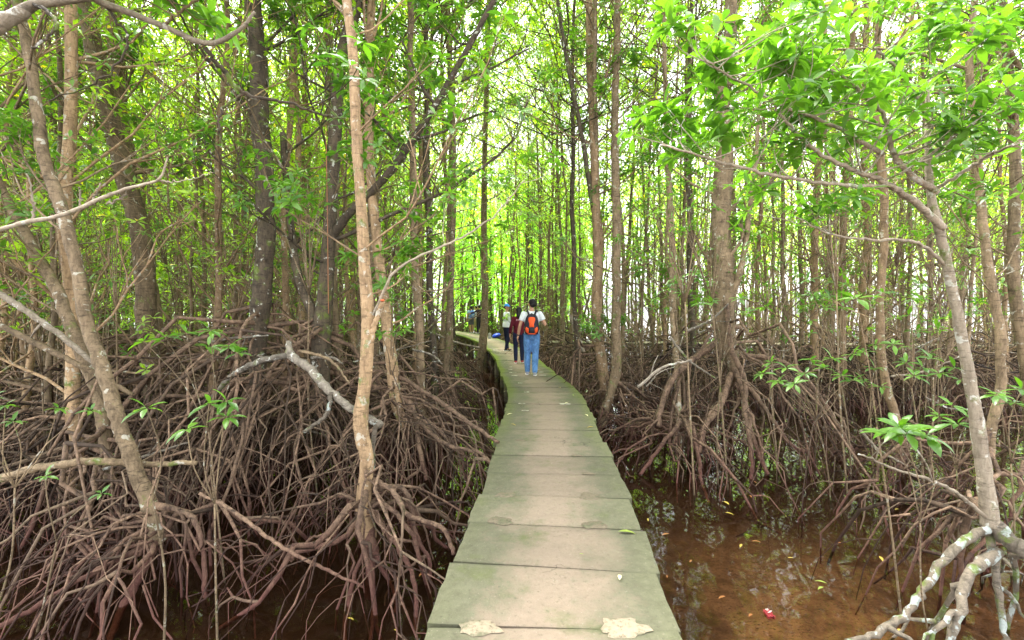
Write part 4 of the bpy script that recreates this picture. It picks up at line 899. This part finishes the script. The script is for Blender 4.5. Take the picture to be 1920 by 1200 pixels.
    if 'cap' in fit:
        c = MB(); c.loft([(hd(0, -.012, 0)[0], hd(0, -.012, 0)[1], 1.655, .094, .104), (hd(0, -.015, 0)[0], hd(0, -.015, 0)[1], 1.70, .093, .1), (hd(0, -.02, 0)[0], hd(0, -.02, 0)[1], 1.74, .07, .078), (hd(0, -.02, 0)[0], hd(0, -.02, 0)[1], 1.758, .03, .03)], 18)
        for q in np.linspace(-.05, .05, 5): c.tube([hd(q, .06, 1.668), hd(q * .9, .165 - abs(q) * .5, 1.655)], [.018, .010], 6)
        fuse(c.build('cap', fit['cap'], e), .008, 2)
    # shirt
    t = MB(); hem = fit.get('hem', .90); fl = fit.get('flare', 0)
    t.loft([(0, 0, hem, .172 + fl, .122 + fl), (0, 0, 1.0, .172 + fl * .7, .122 + fl * .6), (0, 0, 1.1, .160 + fl * .4, .115), (0, 0, 1.24, .175, .122), (0, 0, 1.35, .192 if not female else .172, .115), (0, -.002, 1.415, .15, .088), (0, -.005, 1.455, .076, .068)], 22)
    sl = fit.get('sleeve', .55)
    for sd in 'lr':
        S, E, Wr = A['sh' + sd], A['el' + sd], A['wr' + sd]
        if sl <= 1: end = lerp(S, E, sl); t.limb([S - (0, 0, .01), lerp(S, end, .5)], [.068, .066]); t.tube([lerp(S, end, .4), end], [.067, .068], 12)
        else: end = lerp(E, Wr, sl - 1); t.limb([S - (0, 0, .01), E], [.064, .052]); t.tube([E, end], [.053, .046], 12); t.ball(E, .053)
    fuse(t.build('shirt', fit['shirt'], e), .012, 4)
    # trousers or shorts
    tr = MB(); tr.loft([(0, 0, .80, .12, .09), (0, 0, .86, .178, .122), (0, 0, .94, .172, .12), (0, 0, 1.0, .155, .11)], 20)
    for sd in 'lr':
        Hh, K, An = A['h' + sd], A['kn' + sd], A['an' + sd]; w = fit.get('wide', 1.0)
        if fit.get('short'): tr.limb([Hh, lerp(Hh, K, .5)], [.1, .098]); tr.tube([lerp(Hh, K, .4), lerp(Hh, K, .85)], [.1, .098], 12)
        else: w = max(w, 1.0); tr.limb([Hh, lerp(Hh, K, .4), K], [.1, .092 * w, .070 * w]); tr.limb([K, lerp(K, An, .4), lerp(K, An, .95)], [.070 * w, .070 * w, .056 * w])
    fuse(tr.build('shorts' if fit.get('short') else 'trousers', fit['legs'], e), .012, 4)
    for sd in 'lr':
        An = A['an' + sd]; u = MB(); dx = .012 if sd == 'r' else -.012
        hz = An[2] - .075
        u.ball((An[0], An[1] - .02, hz + .035), (.043, .055, .042), 12); u.ball((An[0] + dx, An[1] + .10, hz + .022), (.046, .085, .032), 12); u.limb([(An[0], An[1], hz + .05), (An[0], An[1], hz + .085)], [.042, .042], 10)
        so = fuse(u.build('shoe', fit['shoe'], e), .009, 2)
        u = MB(); u.loft([(An[0] + dx * .5, An[1] + .045, hz - .004, .046, .135), (An[0] + dx * .5, An[1] + .045, hz + .018, .049, .138)], 18); u.build('sole', M['sole'], so)
    return e
M['eye'] = plain('eye_dark', (.03, .02, .02), .3); M['lip'] = plain('lip', (.42, .14, .11), .5); M['sole'] = plain('white_rubber', (.75, .72, .68), .6)
WHITE = cloth('white_cotton', (.74, .77, .80), .06); JEAN = cloth('blue_denim', (.11, .24, .48), .42); NAVY = cloth('navy_cloth', (.018, .022, .05), .3)
MAROON = cloth('maroon_cloth', (.10, .012, .022), .3); BROWN = plain('dark_brown_cloth', (.035, .018, .025), .85, .2); KHAKI = plain('khaki_cloth', (.42, .40, .18), .85, .2)
PALEBLUE = plain('pale_blue_cloth', (.35, .50, .75), .85, .1); GREY = plain('grey_cloth', (.12, .13, .15), .85, .2); CAPB = plain('blue_cap_cloth', (.03, .22, .62), .8, .15); CAPG = plain('grey_cap_cloth', (.3, .3, .3), .8, .15)
SNEAK = plain('grey_sneaker', (.28, .29, .32), .7, .5, 40); REDS = plain('red_sneaker', (.35, .05, .06), .7, .3, 40); BLK = plain('black_shoe', (.02, .02, .025), .6)
STAND = dict(knl=(-.10, .02, .49), knr=(.10, .02, .49), anl=(-.105, -.01, .08), anr=(.105, -.01, .08), ell=(-.25, -.03, 1.12), elr=(.25, -.03, 1.12), wrl=(-.27, .04, .87), wrr=(.27, .04, .87))
mx, my = .455, 10.45
man = person('man in white T-shirt and blue jeans seen from behind on the walk', (mx, my, 0), -.05, 1.73,
    {**STAND, 'ell': (-.27, -.05, 1.13), 'wrl': (-.315, .0, .88), 'elr': (.30, .0, 1.16), 'wrr': (.26, .22, 1.20), 'knl': (-.10, .06, .49), 'anl': (-.10, .03, .08), 'knr': (.08, .03, .49), 'anr': (.07, -.12, .08)},
    dict(shirt=WHITE, legs=JEAN, shoe=SNEAK, sleeve=.62, wide=1.12, hem=.93), head_turn=.45)
m = MB(); m.tube([(-.306, -.01, .925), (-.311, -.005, .905)], [.037, .037], 14); m.ball((-.345, -.01, .915), (.008, .018, .018), 8); m.build('wristwatch', BLK, man)
# backpack on his back
bp = empty('backpack', (mx, my, 0), 'orange and black backpack worn by the man in jeans', 'backpack', None, -.05); bp.scale = (1.73 / 1.72,) * 3
OR = plain('orange_nylon', (.80, .10, .02), .6, .1); BKN = plain('black_nylon', (.02, .018, .03), .6, .25); RED = plain('red_piping', (.45, .03, .03), .6)
def rbox(c, size, k=5, taper=.8):
    m = MB(); m.box(c, size); return m
m = MB(); m.loft([(0, -.20, .93, .12, .05), (0, -.205, .955, .155, .085), (0, -.21, 1.05, .168, .10), (0, -.20, 1.20, .158, .09), (0, -.185, 1.31, .135, .075), (0, -.17, 1.37, .10, .055), (0, -.165, 1.395, .05, .03)], 24); fuse(m.build('pack_body', BKN, bp), .012, 2)
def panel(name, pts, y, mat, depth=.02, parent=None):
    """a closed cushion with outline pts (x, z) facing -Y"""
    m = MB(); k = len(pts); P = np.array(pts, float); c = P.mean(0)
    V = [(x, yy(x, z) + depth, z) for x, z in P] + [(x, yy(x, z), z) for x, z in P] + [(c[0] + (x - c[0]) * .8, yy(x, z) - .012, c[1] + (z - c[1]) * .8) for x, z in P] + [(c[0], yy(c[0], c[1]) - .014, c[1])]
    q = [(l * k + i, l * k + (i + 1) % k, (l + 1) * k + (i + 1) % k, (l + 1) * k + i) for l in (0, 1) for i in range(k)]
    m.add(V, q, [(2 * k + i, 2 * k + (i + 1) % k, 3 * k) for i in range(k)]); return m.build(name, mat, parent or bp)
def yy(x, z):
    t = np.interp(z, [.93, .955, 1.05, 1.2, 1.31, 1.37], [.05, .085, .10, .09, .075, .055]); cx = np.interp(z, [.93, .955, 1.05, 1.2, 1.31, 1.37], [.12, .155, .168, .158, .135, .10]); cy = np.interp(z, [.93, 1.05, 1.2, 1.37], [-.2, -.21, -.2, -.17])
    return cy - t * math.sqrt(max(.05, 1 - (x / cx) ** 2)) - .008
panel('front_panel', [(-.055, 1.10), (-.05, 1.17), (-.078, 1.26), (-.07, 1.31), (-.03, 1.325), (.03, 1.325), (.07, 1.31), (.078, 1.26), (.05, 1.17), (.055, 1.10)], 0, OR)
panel('side_pocket', [(-.068, .965), (-.10, .97), (-.135, 1.0), (-.142, 1.06), (-.125, 1.11), (-.068, 1.07)], 0, OR)
panel('side_pocket', [(.068, .965), (.068, 1.07), (.125, 1.11), (.142, 1.06), (.135, 1.0), (.10, .97)], 0, OR)
panel('bottom_panel', [(-.11, .945), (-.06, .965), (.06, .965), (.11, .945), (.06, .938), (-.06, .938)], 0, OR)
panel('mesh_pocket', [(-.062, .972), (-.062, 1.07), (.062, 1.07), (.062, .972)], 0, BLK)
for sx in (-1, 1):
    m = MB(); m.tube(smooth_path([(sx * .06, -.15, 1.36), (sx * .085, -.10, 1.43), (sx * .10, -.02, 1.475), (sx * .11, .07, 1.43), (sx * .12, .11, 1.30), (sx * .13, .08, 1.12), (sx * .14, -.05, 1.0), (sx * .13, -.14, .98)], 26), .022, 8); m.build('shoulder_strap', BKN, bp)
m = MB(); m.tube(smooth_path([(-.03, -.20, 1.37), (0, -.21, 1.41), (.03, -.20, 1.37)], 8), .008, 6); m.build('carry_handle', BKN, bp)
wm = person('woman in blue cap and loose white blouse facing the water side', (-.19, 16.4, 0), -1.15, 1.66,
    {**STAND, 'ell': (-.20, .04, 1.14), 'elr': (.20, .02, 1.13), 'wrl': (-.12, .22, .98), 'wrr': (.10, .2, .96), 'anl': (-.11, .08, .08), 'anr': (.10, -.08, .08)},
    dict(shirt=WHITE, legs=NAVY, shoe=BLK, sleeve=1.35, flare=.035, hem=.88, cap=CAPB, wide=.95), head_turn=-1.25, female=True)
gl_ = person('girl in maroon top and dark leggings walking beyond the backpacker', (.19, 12.75, 0), .1, 1.55, {**STAND, 'anl': (-.1, -.08, .08)},
    dict(shirt=MAROON, legs=NAVY, shoe=REDS, sleeve=1.8, long=True, wide=.8, hem=.86), female=True)
m = MB()
for i, w in enumerate((.022, .014, .022, .014, .022, .022)): m.box((-.085 + i * .034, -.124, 1.345), (w, .003, .028)).box((-.085 + i * .034, -.124, 1.318), (w * .8, .003, .012))
m.build('printed_mark', plain('pink_print', (.8, .5, .52)), gl_, smooth=False)
fy = 28.0
fa = person('distant person in pale blue top and dark shorts on the walk', (-2.50, fy - .2, 0), .5, 1.66, {**STAND, 'anl': (-.1, -.12, .08)}, dict(shirt=PALEBLUE, legs=GREY, shoe=SNEAK, sleeve=.6, short=True))
person('distant striding person in white top and khaki trousers', (-2.24, fy + .35, 0), 1.2, 1.68, {**STAND, 'anl': (-.1, -.28, .09), 'knl': (-.1, -.08, .5), 'anr': (.1, .3, .08), 'knr': (.1, .2, .5)}, dict(shirt=WHITE, legs=KHAKI, shoe=SNEAK, sleeve=.6, wide=1.2))
person('distant person in dark brown jacket and grey cap beside the mossy trunk', (-2.02, fy - .3, 0), 1.0, 1.72, {**STAND, 'ell': (-.34, .1, 1.28), 'wrl': (-.42, .32, 1.22), 'anr': (.1, .2, .08)}, dict(shirt=BROWN, legs=BLK, shoe=SNEAK, sleeve=1.9, cap=CAPG))
bb = empty('backpack', (-2.50, fy - .2, 0), 'blue backpack worn by the distant person in shorts', 'backpack', None, .5)
m = MB(); m.loft([(0, -.20, .93, .11, .05), (0, -.21, .96, .15, .09), (0, -.21, 1.2, .15, .09), (0, -.18, 1.36, .11, .06), (0, -.17, 1.40, .04, .03)], 20); fuse(m.build('pack_body', plain('blue_nylon', (.10, .22, .65), .6), bb), .014, 2)
for sx in (-1, 1):
    m = MB(); m.tube(smooth_path([(sx * .06, -.15, 1.36), (sx * .10, -.02, 1.47), (sx * .12, .11, 1.30), (sx * .14, -.05, 1.0)], 16), .022, 8); m.build('shoulder_strap', BKN, bb)
m = MB(); m.loft([(0, -.29, 1.0, .08, .02), (0, -.305, 1.03, .1, .03), (0, -.30, 1.14, .1, .025), (0, -.29, 1.17, .08, .015)], 16); m.build('front_pocket', PALEBLUE, bb)
print('trees placed', count)
